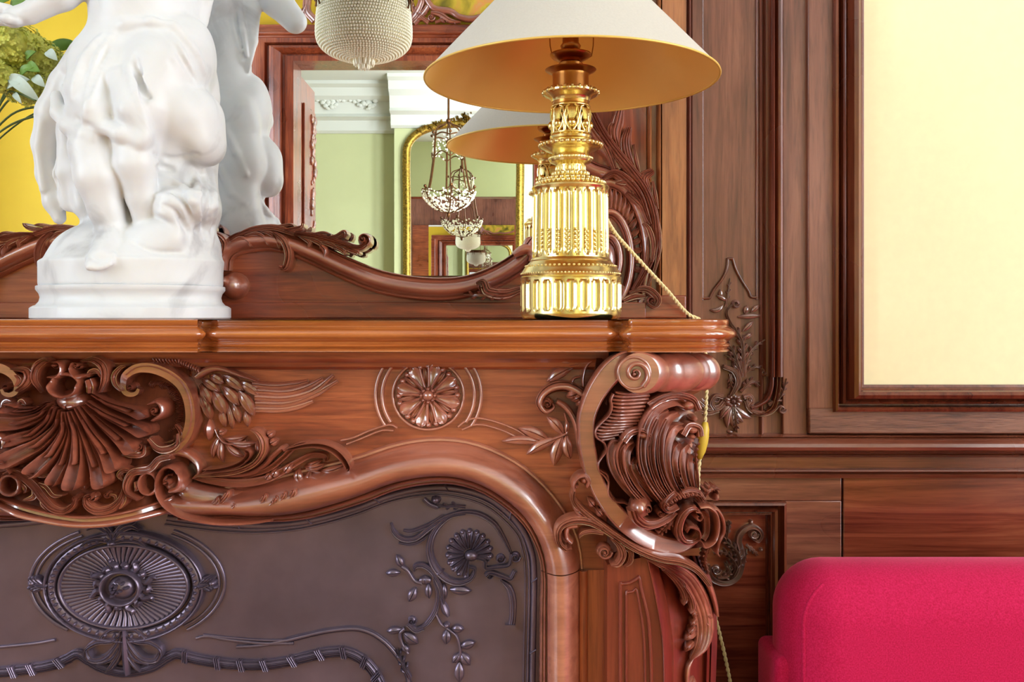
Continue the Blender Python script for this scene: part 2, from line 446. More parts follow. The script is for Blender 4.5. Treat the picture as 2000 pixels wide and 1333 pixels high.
def win_light(nm, ax, sgn, p, h, watt, col=(.88, .94, 1)):
    a0, a1, z0, z1 = h; c = ((a0 + a1) / 2, (z0 + z1) / 2)
    if ax == 'x': daylight(nm, (p, c[0], c[1]), (0, sgn * pi / 2, 0), z1 - z0, a1 - a0, watt, col)
    else: daylight(nm, (c[0], p, c[1]), (pi / 2, 0, pi), a1 - a0, z1 - z0, watt, col)

# ---- cornice of this room and the green room behind the doorway (seen in the mirror)
def cornice(mb, Y, x0, x1, sgn, z0=CEIL_Z, s=1.0):
    """stepped plaster cornice along X; sgn is the direction it projects in"""
    pr = [(0, 0), (.30, 0), (.30, .03), (.24, .05), (.22, .12), (.15, .16), (.12, .26), (.14, .29), (.06, .31), (.05, .40), (.02, .42), (0, .42)]
    n = len(pr)
    v = [(x0, Y + sgn * a * s, z0 - b * s) for a, b in pr] + [(x1, Y + sgn * a * s, z0 - b * s) for a, b in pr]
    mb.add(v, [(i, i + 1, n + i + 1, n + i) for i in range(n - 1)] + [tuple(range(n)), tuple(range(2 * n - 1, n - 1, -1))])
quick('trim_1', PLASTER, lambda m: cornice(m, YD, HX0, HX1, 1, s=.8), smooth=False)
YBR = 2 * MIRROR_Y - GRN_B
YBB = 2 * MIRROR_Y - GRN_V
BX0 = X_at(770, GRN_V)
quick('wall_green', GREEN, lambda m: box(m, HX0, HX1, YBR - .15, YBR, 0, CEIL_Z), smooth=False)
quick('wall_green_breast', GREEN, lambda m: box(m, BX0, 1.0, YBR, YBB, 0, CEIL_Z), smooth=False)
quick('wall_green_door', GREEN, lambda m: wall_holes(m, 'y', YD - .17, .02, HX0, HX1, CEIL_Z, FW), smooth=False)
T2 = quick('trim_2', PLASTER_G, lambda m: cornice(m, YBR, HX0, BX0, 1, s=1.15), smooth=False)
quick('trim_3', PLASTER_G, lambda m: cornice(m, YBB, BX0 - .03, 1.03, 1, s=1.15), smooth=False)
# plaster garland on the cornice of the recess
mb = MB(flip=True); R = random.Random(3); Yg = GRN_B - .19
for i in range(70):
    x = R.uniform(612, 735); y = 196 + 8 * math.sin(x * .09) + R.uniform(-9, 9)
    p = P(x, y, Yg); ball(mb, p, R.uniform(.012, .035), 7, 5, (1, .5, .8))
mb.build('garland', PLASTER_G, T2)

# ---- doorway: moulded casing, open leaf, overdoor
def lmould(mb, prof, Y, far_y, far_x, kx=1.0, ky=1.0):
    """mitred moulding with one corner. prof: (x, y, depth towards the viewer in m) from outside to inside"""
    rows = [[(x, far_y), (x, y), (far_x, y)] for x, y, d in prof]
    k = len(prof); v = []
    for (x, y, d), r in zip(prof, rows):
        for q in r:
            p = P(q[0], q[1], Y); v.append((p[0], Y - d, p[2]))
    f = []
    for i in range(k - 1):
        for j in range(2):
            f.append((i * 3 + j, i * 3 + j + 1, (i + 1) * 3 + j + 1, (i + 1) * 3 + j))
    mb.add(v, f)
D1 = thing('door_1', '', '', (DX0, YD, 0)); del D1['label']; del D1['category']; struct(D1)
mb = MB(flip=True)
n = 12; pf = [(497, 75, 0), (497, 75, .05), (505, 79, .06), (521, 88, .06), (523, 90, .02), (529, 93, .02), (531, 95, .075), (540, 100, .085), (550, 106, .06), (554, 109, .03), (558, 111, .03), (561, 113, .05), (576.5, 123, .05), (576.5, 123, -.18)]
lmould(mb, pf, DOOR_V, 617 + 1.2 * F / DOOR_V, 1060)
mb.build('door_frame', WZ, D1, angle=30, fix=False)
mb = MB(flip=True)
pbox(mb, 470, 1075, 47, 73, DOOR_V - .07, .07); pbox(mb, 470, 1075, 60, 66, DOOR_V - .09, .02); pbox(mb, 470, 497, 73, 980, DOOR_V - .04, .04)
mb.build('door_header', WX, D1, bevel=.008)
mb = MB(); box(mb, DX1 - .0, DX1 + .22, YD - .17, YD + .06, 0, DZ); mb.build('door_jamb', WZ, D1, bevel=.006)
mb = MB(); box(mb, DX0 - .05, DX0 - .005, YD - .17 - .5, YD - .19, 0, DZ - .03)
box(mb, DX0 - .005, DX0 + .012, YD - .62, YD - .26, .2, DZ - .2)
mb.build('door_leaf', WZ, D1, bevel=.006)
mb = MB(); R = random.Random(4)
for i in range(60):
    z = DZ - .25 - R.random() ** 1.3 * 1.0
    ball(mb, (DX0 + .015, R.uniform(YD - .58, YD - .46) , z), R.uniform(.012, .03), 7, 5, (.8, 1, 1.4))
mb.build('door_ornament', WC, D1)
# overdoor painting in its carved frame
def on_v(Y): return on(Y)
OP = thing('overdoor_painting', 'landscape painting in a carved scrolled wooden frame above the doorway', 'painting', (X_at(900, 5.93), 2 * MIRROR_Y - 5.9, Z_at(40, 5.9)))
PAINT = NT('oil_landscape'); _tc = PAINT.n('ShaderNodeTexCoord'); _n = PAINT.n('ShaderNodeTexNoise', Scale=5.0, Detail=6.0, Distortion=.8); PAINT.l(_tc.outputs['Object'], _n.inputs['Vector'])
PAINT.l(PAINT.ramp(_n.outputs[0], [(.3, rgb(84, 78, 24)), (.42, rgb(150, 134, 30)), (.52, rgb(206, 176, 52)), (.6, rgb(222, 150, 80)), (.72, rgb(190, 186, 120))]), PAINT.b.inputs['Base Color']); PAINT.set(Roughness=.35); PAINT = PAINT.m
mb = MB(flip=True); cv = cr([(790, -140), (800, -60), (838, 0), (852, 13), (880, 18), (897, 29), (922, 33), (950, 28), (1000, 30), (1060, 10), (1100, -40), (1110, -140)], 4)
prism(mb, [tuple(p) for p in cv], 5.93, .02); mb.build('canvas', PAINT, OP, smooth=False)
mb = MB(flip=True); s5 = on(5.94)
stroke(mb, [(785, -140), (796, -58), (836, 4), (850, 18), (880, 23), (897, 34), (922, 38), (950, 33), (1000, 35), (1062, 15), (1106, -36), (1116, -140)], 6, 40, ROUND, s5)
frond(mb, [(838, 44), (822, 34), (806, 18), (800, -6)], 16, 40, s5, lobes=4)
stroke(mb, [(798, 46), (812, 30), (822, 10), (826, -10)], 7, 45, REED3, s5)
stroke(mb, [(808, 47), (826, 28), (836, 14)], 6, 40, REED3, s5)
volute(mb, 842, 36, 9, 40, s5); stroke(mb, [(842, 26), (860, 30), (880, 42), (900, 45)], 5, 40, LEAF, s5, taper=(.5, .2))
frond(mb, [(850, 44), (870, 40), (895, 46)], 9, 30, s5, lobes=4)
stroke(mb, [(616, 42), (600, 20), (604, -20)], 8, 40, REED3, s5); stroke(mb, [(590, 30), (600, 10), (596, -20)], 6, 40, REED3, s5)
mb.build('frame', WC, OP, split=True)

# ---- gilt mirror on the chimney breast of the green room
GM = thing('gilt_mirror', 'tall arched mirror in a gold carved frame on the green wall', 'mirror', (X_at(905, GRN_V), YBB, .9))
s9 = on(GRN_V - .01); bt = 617 + (1.2 - .95) * F / GRN_V
arch = [(795, bt), (795, 420), (794, 320), (798, 282), (822, 258), (860, 246), (905, 242), (950, 246), (990, 258), (1012, 282), (1016, 320), (1015, 420), (1015, bt)]
mb = MB(flip=True); prism(mb, [tuple(p) for p in cr(arch, 5)], GRN_V - .03, .025); mb.build('glass', GLASSM, GM, smooth=False)
mb = MB(flip=True); stroke(mb, arch, 8, 70, ROUND, s9); stroke(mb, [(788, bt), (1022, bt)], 8, 70, ROUND, s9); mb.build('frame', GILT, GM)
mb = MB(flip=True); R = random.Random(9)
for i in range(60):
    a = R.uniform(0, 2 * pi); r = R.uniform(0, 1)
    blob(mb, 912 + 20 * r * math.cos(a), 232 + 24 * r * math.sin(a), R.uniform(3, 6), R.uniform(2, 4), R.uniform(80, 150), s9, rot=R.uniform(0, 3), seg=8, ring=3)
mb.build('crest', GILT, GM, split=True); mb = MB(flip=True)
for i in range(26):
    x = R.uniform(815, 890); y = 258 - (x - 815) * .32 + R.uniform(-5, 5)
    blob(mb, x, y, R.uniform(3, 6), R.uniform(2, 4), R.uniform(80, 120), s9, rot=R.uniform(0, 3), seg=8, ring=3)
mb.build('garland', GILT, GM, split=True)

# ---- lights: daylight through the windows, plus added fill from the door wall
for i, h in enumerate(RW): win_light('daylight_right_%d' % i, 'x', 1, HX1 + .22, h, LIGHT_R)
for i, h in enumerate(GW): win_light('daylight_green_%d' % i, 'x', 1, HX1 + .22, h, LIGHT_G)
for i, h in enumerate(LW): win_light('daylight_left_%d' % i, 'x', -1, HX0 - .22, h, LIGHT_L, (.72, .85, 1))
for i, h in enumerate(FW[1:]): win_light('added_fill_front_%d' % i, 'y', 1, YD - .2, h, LIGHT_F)  # added fill lamps behind the unseen openings of the door wall
W = bpy.data.worlds.new('sky'); SC.world = W; W.use_nodes = True
W.node_tree.nodes['Background'].inputs[0].default_value = (.75, .87, 1, 1); W.node_tree.nodes['Background'].inputs[1].default_value = 1.0

# ---- camera
cd = bpy.data.cameras.new('camera'); cam = bpy.data.objects.new('camera', cd); COL.objects.link(cam)
cam.location = (0, 0, ZC); cam.rotation_euler = (pi / 2, 0, 0)
cd.sensor_width = 36; cd.lens = F * 36 / 2000; cd.sensor_fit = 'HORIZONTAL'
cd.shift_x = (1000 - VX) / 2000; cd.shift_y = (HY - 666.5) / 2000
cd.clip_start = .02
SC.camera = cam
SC.view_settings.view_transform = 'Standard'; SC.view_settings.look = 'None'; SC.view_settings.gamma = 1
SC.view_settings.exposure = EXPOSURE; SC.view_settings.use_curve_mapping = False
SC.cycles.max_bounces = 9; SC.cycles.diffuse_bounces = 4; SC.cycles.glossy_bounces = 6; SC.cycles.transmission_bounces = 6; SC.cycles.caustics_reflective = True; SC.cycles.caustics_refractive = False
SC.cycles.sample_clamp_indirect = 6

# ================================================================= panelling to the right of the fireplace
def hmould(mb, prof, Y, x0, x1):
    """moulding along X; prof: (pixel y, projection in m)"""
    n = len(prof); v = []
    for xx in (x0, x1):
        for y, d in prof:
            v.append((X_at(xx, Y), Y - d, Z_at(y, Y)))
    mb.add(v, [(i, i + 1, n + i + 1, n + i) for i in range(n - 1)] + [tuple(range(n)), tuple(range(2 * n - 1, n - 1, -1))])
def vmould(mb, prof, Y, y0, y1):
    n = len(prof); v = []
    for yy in (y0, y1):
        for x, d in prof:
            v.append((X_at(x, Y), Y - d, Z_at(yy, Y)))
    mb.add(v, [(i, i + 1, n + i + 1, n + i) for i in range(n - 1)] + [tuple(range(n)), tuple(range(2 * n - 1, n - 1, -1))])
def bead(a, b, d0, d1, n=7):
    """half round between a and b rising from d0 to d1"""
    return [(a + (b - a) * (.5 - .5 * math.cos(t)), d0 + (d1 - d0) * math.sin(t)) for t in np.linspace(0, pi, n)]
TOPY = -420
mb = MB()
vmould(mb, [(1337, 0), (1337, .012)] + bead(1339, 1346, .012, .024) + [(1347, .01), (1350, .014), (1366, .014), (1368, .014), (1370, .006), (1480, .006), (1484, .014), (1488, .008), (1492, .0)], YB, TOPY, 905)
mb.build('panel', PZ, WB, angle=30)
mb = MB()
ring_ = [(1371, TOPY), (1371, 300), (1371, 560), (1371, 581), (1372, 583), (1384, 583), (1386, 582), (1394, 566), (1410, 545), (1419, 525), (1421, 508), (1422, 506), (1429, 506), (1431, 508), (1436, 525), (1448, 548), (1462, 570), (1466, 580), (1477, 581), (1478, 579), (1478, 560), (1478, 300), (1478, TOPY)]
stroke(mb, ring_, 2.8, 5, ROUND, on(YB - .006), n=4); mb.build('panel_bead', PM, WB)
mb = MB()
vmould(mb, [(1488, 0), (1488, .006), (1493, .012)] + bead(1497, 1507, .012, .034) + bead(1508, 1524, .014, .03) + [(1525, .006), (1525, 0)], YB, TOPY, 735)
stroke(mb, [(1503, 725, 5, 26), (1502, 755, 5, 26), (1494, 778, 5, 24), (1478, 790, 4.5, 20), (1462, 796, 4, 16)] and [(1503, 725), (1502, 755), (1494, 778), (1478, 790), (1462, 796)], 5, 26, ROUND, on(YB))
stroke(mb, [(1517, 725), (1516, 755), (1512, 778), (1504, 798), (1484, 808), (1462, 808)], 6, 24, REED3, on(YB), taper=(1, .4))
mb.build('panel_moulding', PM, WB, angle=30)
mb = MB(); vmould(mb, [(1525, 0), (1525, .012), (1573, .012), (1573, 0)], YB, TOPY, 848); mb.build('stile', PZ, WB, angle=30, bevel=.002)
mb = MB(); pbox(mb, 1578, 1640, TOPY, 800, YB - .022, .022); mb.build('window_stile', PZ, WB, bevel=.003)
mb = MB(); pbox(mb, 1580, 2400, 798, 848, YB - .024, .024); mb.build('oak_rail', OAK, WB, bevel=.003)
mb = MB(); lmould(mb, [(1618, 803, .024), (1620, 801, .034), (1624, 797, .036), (1628, 793, .03), (1631, 791, .006), (1634, 789, .006), (1637, 787, .026), (1641, 783, .03), (1645, 780, .024), (1647, 778, .03), (1651, 775, .046), (1658, 768, .05), (1664, 762, .044), (1667, 759, .034), (1670, 757, .034), (1673, 755, .028), (1677, 750, .026), (1677, 750, .008)], YB, TOPY, 2400)
mb.build('picture_moulding', PM, WB, angle=28)
mb = MB(); pbox(mb, 1670, 2400, TOPY, 756, YB - .012, .012); mb.build('yellow_panel', YELLOW, WB, smooth=False)
mb = MB(); hmould(mb, [(846, 0), (848, .018), (851, .026)] + bead(852, 884, .02, .044, 9) + [(886, .024), (889, .016), (892, .014), (912, .014)] + bead(913, 921, .016, .026) + [(922, .018), (925, .022), (931, .02), (934, .0)], YB, 1280, 2400)
mb.build('dado_rail', PMX, WB, angle=28)
mb = MB(); pbox(mb, 1280, 1644, 932, 979, YB - .012, .012); pbox(mb, 1529, 1644, 979, 1900, YB - .012, .012); mb.build('dado_stile', PX, WB, bevel=.002)
mb = MB(); pbox(mb, 1647, 2400, 932, 1900, YB - .014, .014); mb.build('dado_panel', PR, WB, bevel=.002)
mb = MB()
def lm2(mb, prof, Y, far_y, far_x): lmould(mb, prof, Y, far_y, far_x)
lm2(mb, [(1531, 977, .012), (1529, 979, .024), (1524, 983, .026), (1520, 986, .012), (1516, 989, .008), (1512, 992, .024), (1507, 996, .022), (1503, 999, .016), (1500, 1002, .018), (1497, 1004, .004), (1490, 1008, -.004), (1490, 1008, -.01)], YB, 1900, 1280)
mb.build('sunken_moulding', PM, WB, angle=28)
mb = MB(); pbox(mb, 1280, 1495, 1002, 1900, YB - .002, .002); mb.build('sunken_panel', PR, WB, smooth=False)
# carved spray on the tall panel
O6 = (1340, 480, 3.509); sO = on(YB - .006)
mb = MB()
frond(mb, [(390, 900), (385, 760), (370, 640), (310, 550), (275, 470), (290, 420), (330, 390)], 60, 14, sO, O6, lobes=4, prof=REED4, t1=.6)
volute(mb, 335, 400, 34, 14, sO, O6)
frond(mb, [(270, 420), (285, 330), (300, 225)], 30, 7, sO, O6, lobes=3)
leaf(mb, (280, 380), (205, 340), 14, 7, sO, O6); leaf(mb, (250, 410), (160, 440), 16, 7, sO, O6, -.2); leaf(mb, (235, 360), (232, 300), 14, 7, sO, O6)
for a, b in (((350, 490), (520, 480)), ((400, 470), (415, 410)), ((440, 460), (500, 405)), ((385, 590), (460, 515)), ((395, 640), (450, 600))): leaf(mb, a, b, 17, 9, sO, O6)
frond(mb, [(395, 880), (420, 760), (470, 690), (535, 645)], 46, 12, sO, O6, lobes=4)
frond(mb, [(370, 900), (330, 760), (290, 690), (240, 670)], 60, 14, sO, O6, lobes=4, prof=REED4)
frond(mb, [(380, 890), (330, 790), (262, 750)], 46, 14, sO, O6, lobes=3)
frond(mb, [(400, 870), (470, 830), (530, 850)], 34, 12, sO, O6, lobes=3); volute(mb, 525, 870, 24, 12, sO, O6)
frond(mb, [(370, 1000), (440, 930), (500, 960)], 46, 14, sO, O6, lobes=4)
stroke(mb, [(250, 830), (320, 860), (350, 930), (320, 1000), (290, 1040)], 26, 15, REED4, sO, O6, taper=(.6, .3))
frond(mb, [(300, 880), (300, 960), (280, 975)], 36, 12, sO, O6, lobes=3)
for q in range(9):
    a = 2 * pi * q / 9; leaf(mb, (318 + 14 * math.cos(a), 1065 + 12 * math.sin(a)), (318 + 70 * math.cos(a), 1065 + 52 * math.sin(a)), 15, 12, sO, O6)
blob(mb, 318, 1065, 18, 18, 18, sO, O6)
for b in ((230, 1190), (280, 1250), (335, 1260), (390, 1210), (450, 1180)): leaf(mb, (318, 1090), b, 24, 12, sO, O6, .1)
frond(mb, [(318, 1090), (330, 1180), (345, 1280)], 40, 14, sO, O6, lobes=4); blob(mb, 300, 1275, 24, 14, 8, sO, O6)
stroke(mb, [(250, 1040), (200, 1030), (170, 1080), (190, 1120)], 18, 12, REED3, sO, O6); volute(mb, 200, 1050, 30, 12, sO, O6)
stroke(mb, [(90, 1060), (150, 1110), (220, 1110), (260, 1070)], 24, 10, REED4, sO, O6); stroke(mb, [(80, 1130), (150, 1150), (220, 1130)], 16, 10, REED3, sO, O6)
stroke(mb, [(390, 1040), (430, 1030), (450, 1070), (420, 1100)], 18, 12, REED3, sO, O6); volute(mb, 425, 1050, 32, 14, sO, O6)
stroke(mb, [(400, 1060), (430, 1120), (500, 1150), (570, 1140), (620, 1100)], 22, 14, REED4, sO, O6, taper=(.6, .5))
frond(mb, [(560, 1090), (620, 1050), (660, 980), (680, 910)], 44, 14, sO, O6, lobes=4, prof=REED4); volute(mb, 650, 1120, 36, 16, sO, O6)
mb.build('carved_spray', WCP, WB, split=True)
# carved scroll on the sunken lower panel
O7 = (1360, 980, 7.406); sO = on(YB - .002)
mb = MB()
stroke(mb, [(150, 900), (200, 1080), (330, 1160), (480, 1150), (590, 1060), (640, 900), (650, 760), (620, 640), (600, 560), (620, 470), (690, 390), (790, 350), (890, 390), (930, 480), (880, 560), (810, 530)], 42, 14, CUP, sO, O7, taper=(.8, .4))
volute(mb, 820, 460, 90, 14, sO, O7); volute(mb, 280, 980, 80, 14, sO, O7)
frond(mb, [(560, 980), (600, 850), (560, 700), (460, 600), (330, 510)], 110, 18, sO, O7, lobes=5, prof=REED4)
frond(mb, [(500, 1080), (560, 930), (500, 820), (400, 720), (240, 740)], 90, 18, sO, O7, lobes=5, prof=REED4)
frond(mb, [(300, 1100), (430, 1060), (470, 960), (400, 880)], 90, 16, sO, O7, lobes=4)
frond(mb, [(420, 520), (440, 400), (470, 270)], 80, 14, sO, O7, lobes=3, prof=REED4)
frond(mb, [(720, 620), (800, 700), (890, 770)], 60, 10, sO, O7, lobes=3); blob(mb, 785, 290, 36, 36, 10, sO, O7); blob(mb, 930, 690, 32, 30, 10, sO, O7)
frond(mb, [(720, 680), (700, 800), (690, 920)], 40, 10, sO, O7, lobes=3)
mb.build('carved_scroll', WCP, WB, split=True)
# ================================================================= carved wooden fireplace surround
YF = 1.43                            # face of the frieze board
ZT = ZC - .0055                      # top of the shelf
XC = -.6147                          # middle of the fireplace
def pc(Y): return VX + XC * F / Y    # pixel of the middle line at depth Y
MT = thing('fireplace_mantel', 'carved red-brown walnut fireplace surround with shell, scrolls and moulded shelf', 'mantelpiece', (XC, 1.6, 0))
# ---- shelf
def shelf_path():
    pts = [(-1.72, 1.345)]
    L = [(X_at(384, 1.345), 1.345), (X_at(389, 1.347), 1.350), (X_at(393, 1.36), 1.362), (X_at(398, 1.37), 1.369), (X_at(406, 1.37), 1.370), (X_at(413, 1.37), 1.366), (X_at(419, 1.36), 1.360), (X_at(426, 1.358), 1.3575)]
    mid = [(X_at(1186, 1.3575), 1.3575), (X_at(1192, 1.36), 1.360), (X_at(1197, 1.366), 1.367), (X_at(1203, 1.372), 1.373), (X_at(1212, 1.372), 1.373), (X_at(1217, 1.366), 1.367), (X_at(1221, 1.355), 1.355), (X_at(1226, 1.345), 1.346), (X_at(1236, 1.34), 1.341)]
    right = [(X_at(1370, 1.34), 1.340), (.314, 1.349), (.334, 1.368), (.345, 1.395), (.348, 1.43), (.348, 1.55), (.345, YB)]
    return pts + L + mid + right
sp = np.array(shelf_path())
def offset_path(p, d):
    t = np.gradient(p, axis=0); t /= np.linalg.norm(t, axis=1)[:, None]
    return p + np.stack([t[:, 1], -t[:, 0]], 1) * d
prof = [(0, -.016), (0, -.006), (-.0015, -.004), (-.0075, -.004), (-.009, -.0055), (-.0105, -.004)] + [(-.011 - .0215 * (i / 9), -.004 + .0115 * math.sin(pi * i / 9)) for i in range(10)] + [(-.0335, -.006), (-.036, -.0065), (-.0375, -.0035), (-.0395, -.002), (-.042, -.0035), (-.0428, -.006), (-.0445, -.0065), (-.0465, -.0035), (-.0482, -.003), (-.0485, -.03)]
v = []; n = len(sp)
for dz, off in prof:
    q = offset_path(sp, off)
    v += [(x, y, ZT + dz) for x, y in q] + [(.345 + off, YB, ZT + dz), (-1.72, YB, ZT + dz)]
k = n + 2; f = []
for i in range(len(prof) - 1):
    for j in range(k):
        l = (j + 1) % k
        f.append((i * k + j, i * k + l, (i + 1) * k + l, (i + 1) * k + j))
f.append(tuple(range(k))); f.append(tuple((len(prof) - 1) * k + j for j in range(k - 1, -1, -1)))
mb = MB(); mb.add(v, f); mb.build('shelf', WS, MT, angle=50)

# ---- arch of the opening: outer and inner edge lines (right half; the left half mirrors it)
A_out = [(300, 946), (360, 958), (440, 962), (520, 950), (600, 930), (700, 906), (775, 881), (850, 870), (925, 878), (1000, 911), (1056, 957), (1094, 1006), (1118, 1055), (1127, 1107), (1128, 1200), (1128, 1500), (1128, 2120)]
A_in = [(345, 1000), (390, 1002), (450, 1000), (520, 1003), (600, 995), (700, 966), (775, 938), (850, 926), (906, 931), (962, 954), (1019, 999), (1052, 1051), (1066, 1107), (1067, 1200), (1067, 1500), (1067, 2120)]
def band_between(a, b, n=90):
    a = resample(cr(a, 8), n * 3)[:, :2]; b = resample(cr(b, 8), n * 3)[:, :2]
    # pair the lines by their share of the way
    ia = np.linspace(0, len(a) - 1, n).astype(int); ib = np.linspace(0, len(b) - 1, n).astype(int)
    A, B = a[ia], b[ib]
    return A, B
A_, B_ = band_between(A_out, A_in)
def loft(mb, lines, Y, back=.03):
    """surface over lines of pixels: list of (points, height m)"""
    m = len(lines[0][0]); k = len(lines); v = []
    for pts, h in lines:
        for i in range(m):
            hh = h[i] if hasattr(h, '__len__') else h
            p = P(pts[i][0], pts[i][1], Y); v.append((p[0], Y - hh, p[2]))
    f = []
    for i in range(k - 1):
        for j in range(m - 1):
            f.append((i * m + j, i * m + j + 1, (i + 1) * m + j + 1, (i + 1) * m + j))
    mb.add(v, f)
cI = 0.0
def arch_lines(A, B):
    """from the outside in: fillet, cove, big roll, groove, two beads"""
    D = (B - A); W_ = np.linalg.norm(D, axis=1)[:, None]; U = D / W_
    big = np.clip(W_ / 60, .3, 1.2)[:, 0]
    o = []
    for off, h in ((-17, 0), (-17, .004), (-14, .008), (-10, .008), (-8, .004), (-5, .006), (-2, .012)):
        o.append((A + U * off, h))
    for t in np.linspace(0.02, .98, 11):
        o.append((A + D * t, (.012 + .03 * math.sin(pi * (t * .85 + .02)) ** .8) * np.ones(len(A))))
    for off, h in ((0, .010), (1.5, .010), (3, .019), (6, .023), (9, .020), (11, .011), (12, .011), (14, .017), (17, .014), (18, .004), (18, -.034)):
        o.append((B + U * off, h))
    return o
L = arch_lines(A_, B_)
def cut_at(L, y):
    up, lo = [], []
    for p, h in L:
        p = np.array(p); h = np.array(h) * np.ones(len(p)); k = int(np.argmax(p[:, 1] > y)); 
        ip = lambda yy: np.array([np.interp(yy, p[k - 1:k + 1, 1], p[k - 1:k + 1, 0]), yy])
        up.append((p[:k], h[:k], ip(y - .9))); lo.append((p[k:], h[k:], ip(y + .9)))
    ku = min(len(a[0]) for a in up); kl = min(len(a[0]) for a in lo)
    U = [(np.vstack([resample(a[0], ku), a[2]]), np.r_[a[1][:ku], a[1][-1]]) for a in up]
    D = [(np.vstack([a[2], resample(a[0], kl)]), np.r_[a[1][0], a[1][:kl]]) for a in lo]
    return U, D
for part_ in cut_at(L, 1110.5):
    mb = MB(); loft(mb, part_, YF); mb.build('arch_moulding', WC, MT, angle=50)
mbm = MB(); c0 = pc(YF)
def flipx(pts): q = np.array(pts, float).copy(); q[:, 0] = 2 * c0 - q[:, 0]; return q
loft(mbm, [(flipx(p), h) for p, h in L], YF); mbm.build('arch_moulding', WC, MT, angle=50)
# frieze board with the opening cut out
inner = [tuple(p) for p in (B_ + (B_ - A_) / np.linalg.norm(B_ - A_, axis=1)[:, None] * 10)]
half = [p for p in inner if p[0] > 330]
poly = [(1186, 676), (1186, 2124), (1072, 2124)] + [p for p in half[::-1] if p[1] < 2100] + [(300, 990), (240, 1008), (c0, 1012)]
left = [(2 * c0 - x, y) for x, y in poly[::-1][1:]]
mb = MB(); prism(mb, poly + left, YF, .028); mb.build('frieze_board', WX, MT, angle=30, bevel=.001)
# returns of the surround to the wall
mb = MB(); box(mb, X_at(1100, YF), X_at(1184, YF), YF + .02, YB - .02, 0, ZT - .05); mb.build('side_panel', WZ, MT); mb = MB(); box(mb, 2 * XC - X_at(1184, YF), 2 * XC - X_at(1100, YF), YF + .02, YB - .02, 0, ZT - .05); mb.build('side_panel', WZ, MT)
sF = on(YF)
mb = MB(); hmould(mb, [(684, 0), (684, .02), (700, .018), (708, .012), (716, .011), (719, .006), (722, .004), (722, 0)], YF, 2 * c0 - 1186, 1186); mb.build('frieze_fillet', WX, MT, angle=30)
# jamb pilaster strip right of the roll, and joint line
mb = MB(); vmould(mb, [(1128, 0), (1128, .010)] + bead(1130, 1146, .010, .016) + [(1148, .006), (1184, .006), (1186, .0)], YF, 1112, 2120); mb.build('jamb', WZ, MT, angle=30)
mb = MB()
for y in (1110.5,):
    stroke(mb, [(1060, 1110), (1080, 1112), (1100, 1113), (1120, 1112), (1135, 1110), (1150, 1109), (1186, 1108)], .7, 44, FLAT, sF)
pass

# ---- panel mouldings on the frieze
mb = MB()
for sg in (1, -1):
    def M(pts): return pts if sg == 1 else [(2 * 837 - x, y) for x, y in pts]
    for dr, w, h in ((0, 3.2, 7), (-13, 3.6, 9)):
        arc = [(837 + (103 + dr) * math.cos(a), 772 + (103 + dr) * math.sin(a)) for a in np.linspace(-.66, .62, 14)]
        stroke(mb, M(arc), w, h, ROUND, sF, n=4)
R1 = (700, 620, 2.667)
stroke(mb, [(520, 570), (560, 540), (620, 525), (720, 545), (830, 590), (900, 640)], 6, 8, ROUND, sF, R1)
stroke(mb, [(540, 585), (620, 558), (720, 578), (820, 620), (880, 660)], 6, 7, ROUND, sF, R1)
stroke(mb, [(205, 575), (160, 560), (60, 590), (-20, 625), (-90, 640)], 6, 8, ROUND, sF, R1)
stroke(mb, [(185, 590), (120, 590), (20, 630), (-60, 660)], 6, 7, ROUND, sF, R1)
mb.build('frieze_moulding', WC, MT, split=True)
# ---- rosette
mb = MB()
th = np.linspace(0, 2 * pi, 40, endpoint=False)
sweep(mb, [(837 + 69 * math.cos(a), 772 + 67 * math.sin(a), 3, 9) for a in th], ROUND, sF, n=2, closed=True)
sR = sF
for q in range(8):
    a = 2 * pi * q / 8 + .25; c, s = math.cos(a), math.sin(a)
    def pol(r, da): return (837 + r * math.cos(a + da), 772 + r * math.sin(a + da))
    sweep(mb, [(*pol(10, 0), 4, 14), (*pol(26, 0), 8, 13), (*pol(44, .0), 12, 11), (*pol(57, 0), 10, 15), (*pol(63, 0), 3, 9)], CUP, sR, n=5)
    for d in (-.26, .26): blob(mb, *pol(57, d), 6.5, 6.5, 15, sR)
    for d in (-.13, .13): stroke(mb, [pol(18, d * 1.2), pol(38, d * 1.6), pol(55, d * 1.8)], 2.6, 15, ROUND, sR, n=4)
    leaf(mb, pol(22, .39), pol(60, .39), 5, 9, sR)
blob(mb, 837, 772, 13, 13, 20, sR)
for q in range(8): blob(mb, 837 + 13 * math.cos(q * pi / 4), 772 + 13 * math.sin(q * pi / 4), 5, 5, 16, sR)
mb.build('rosette', WC, MT)

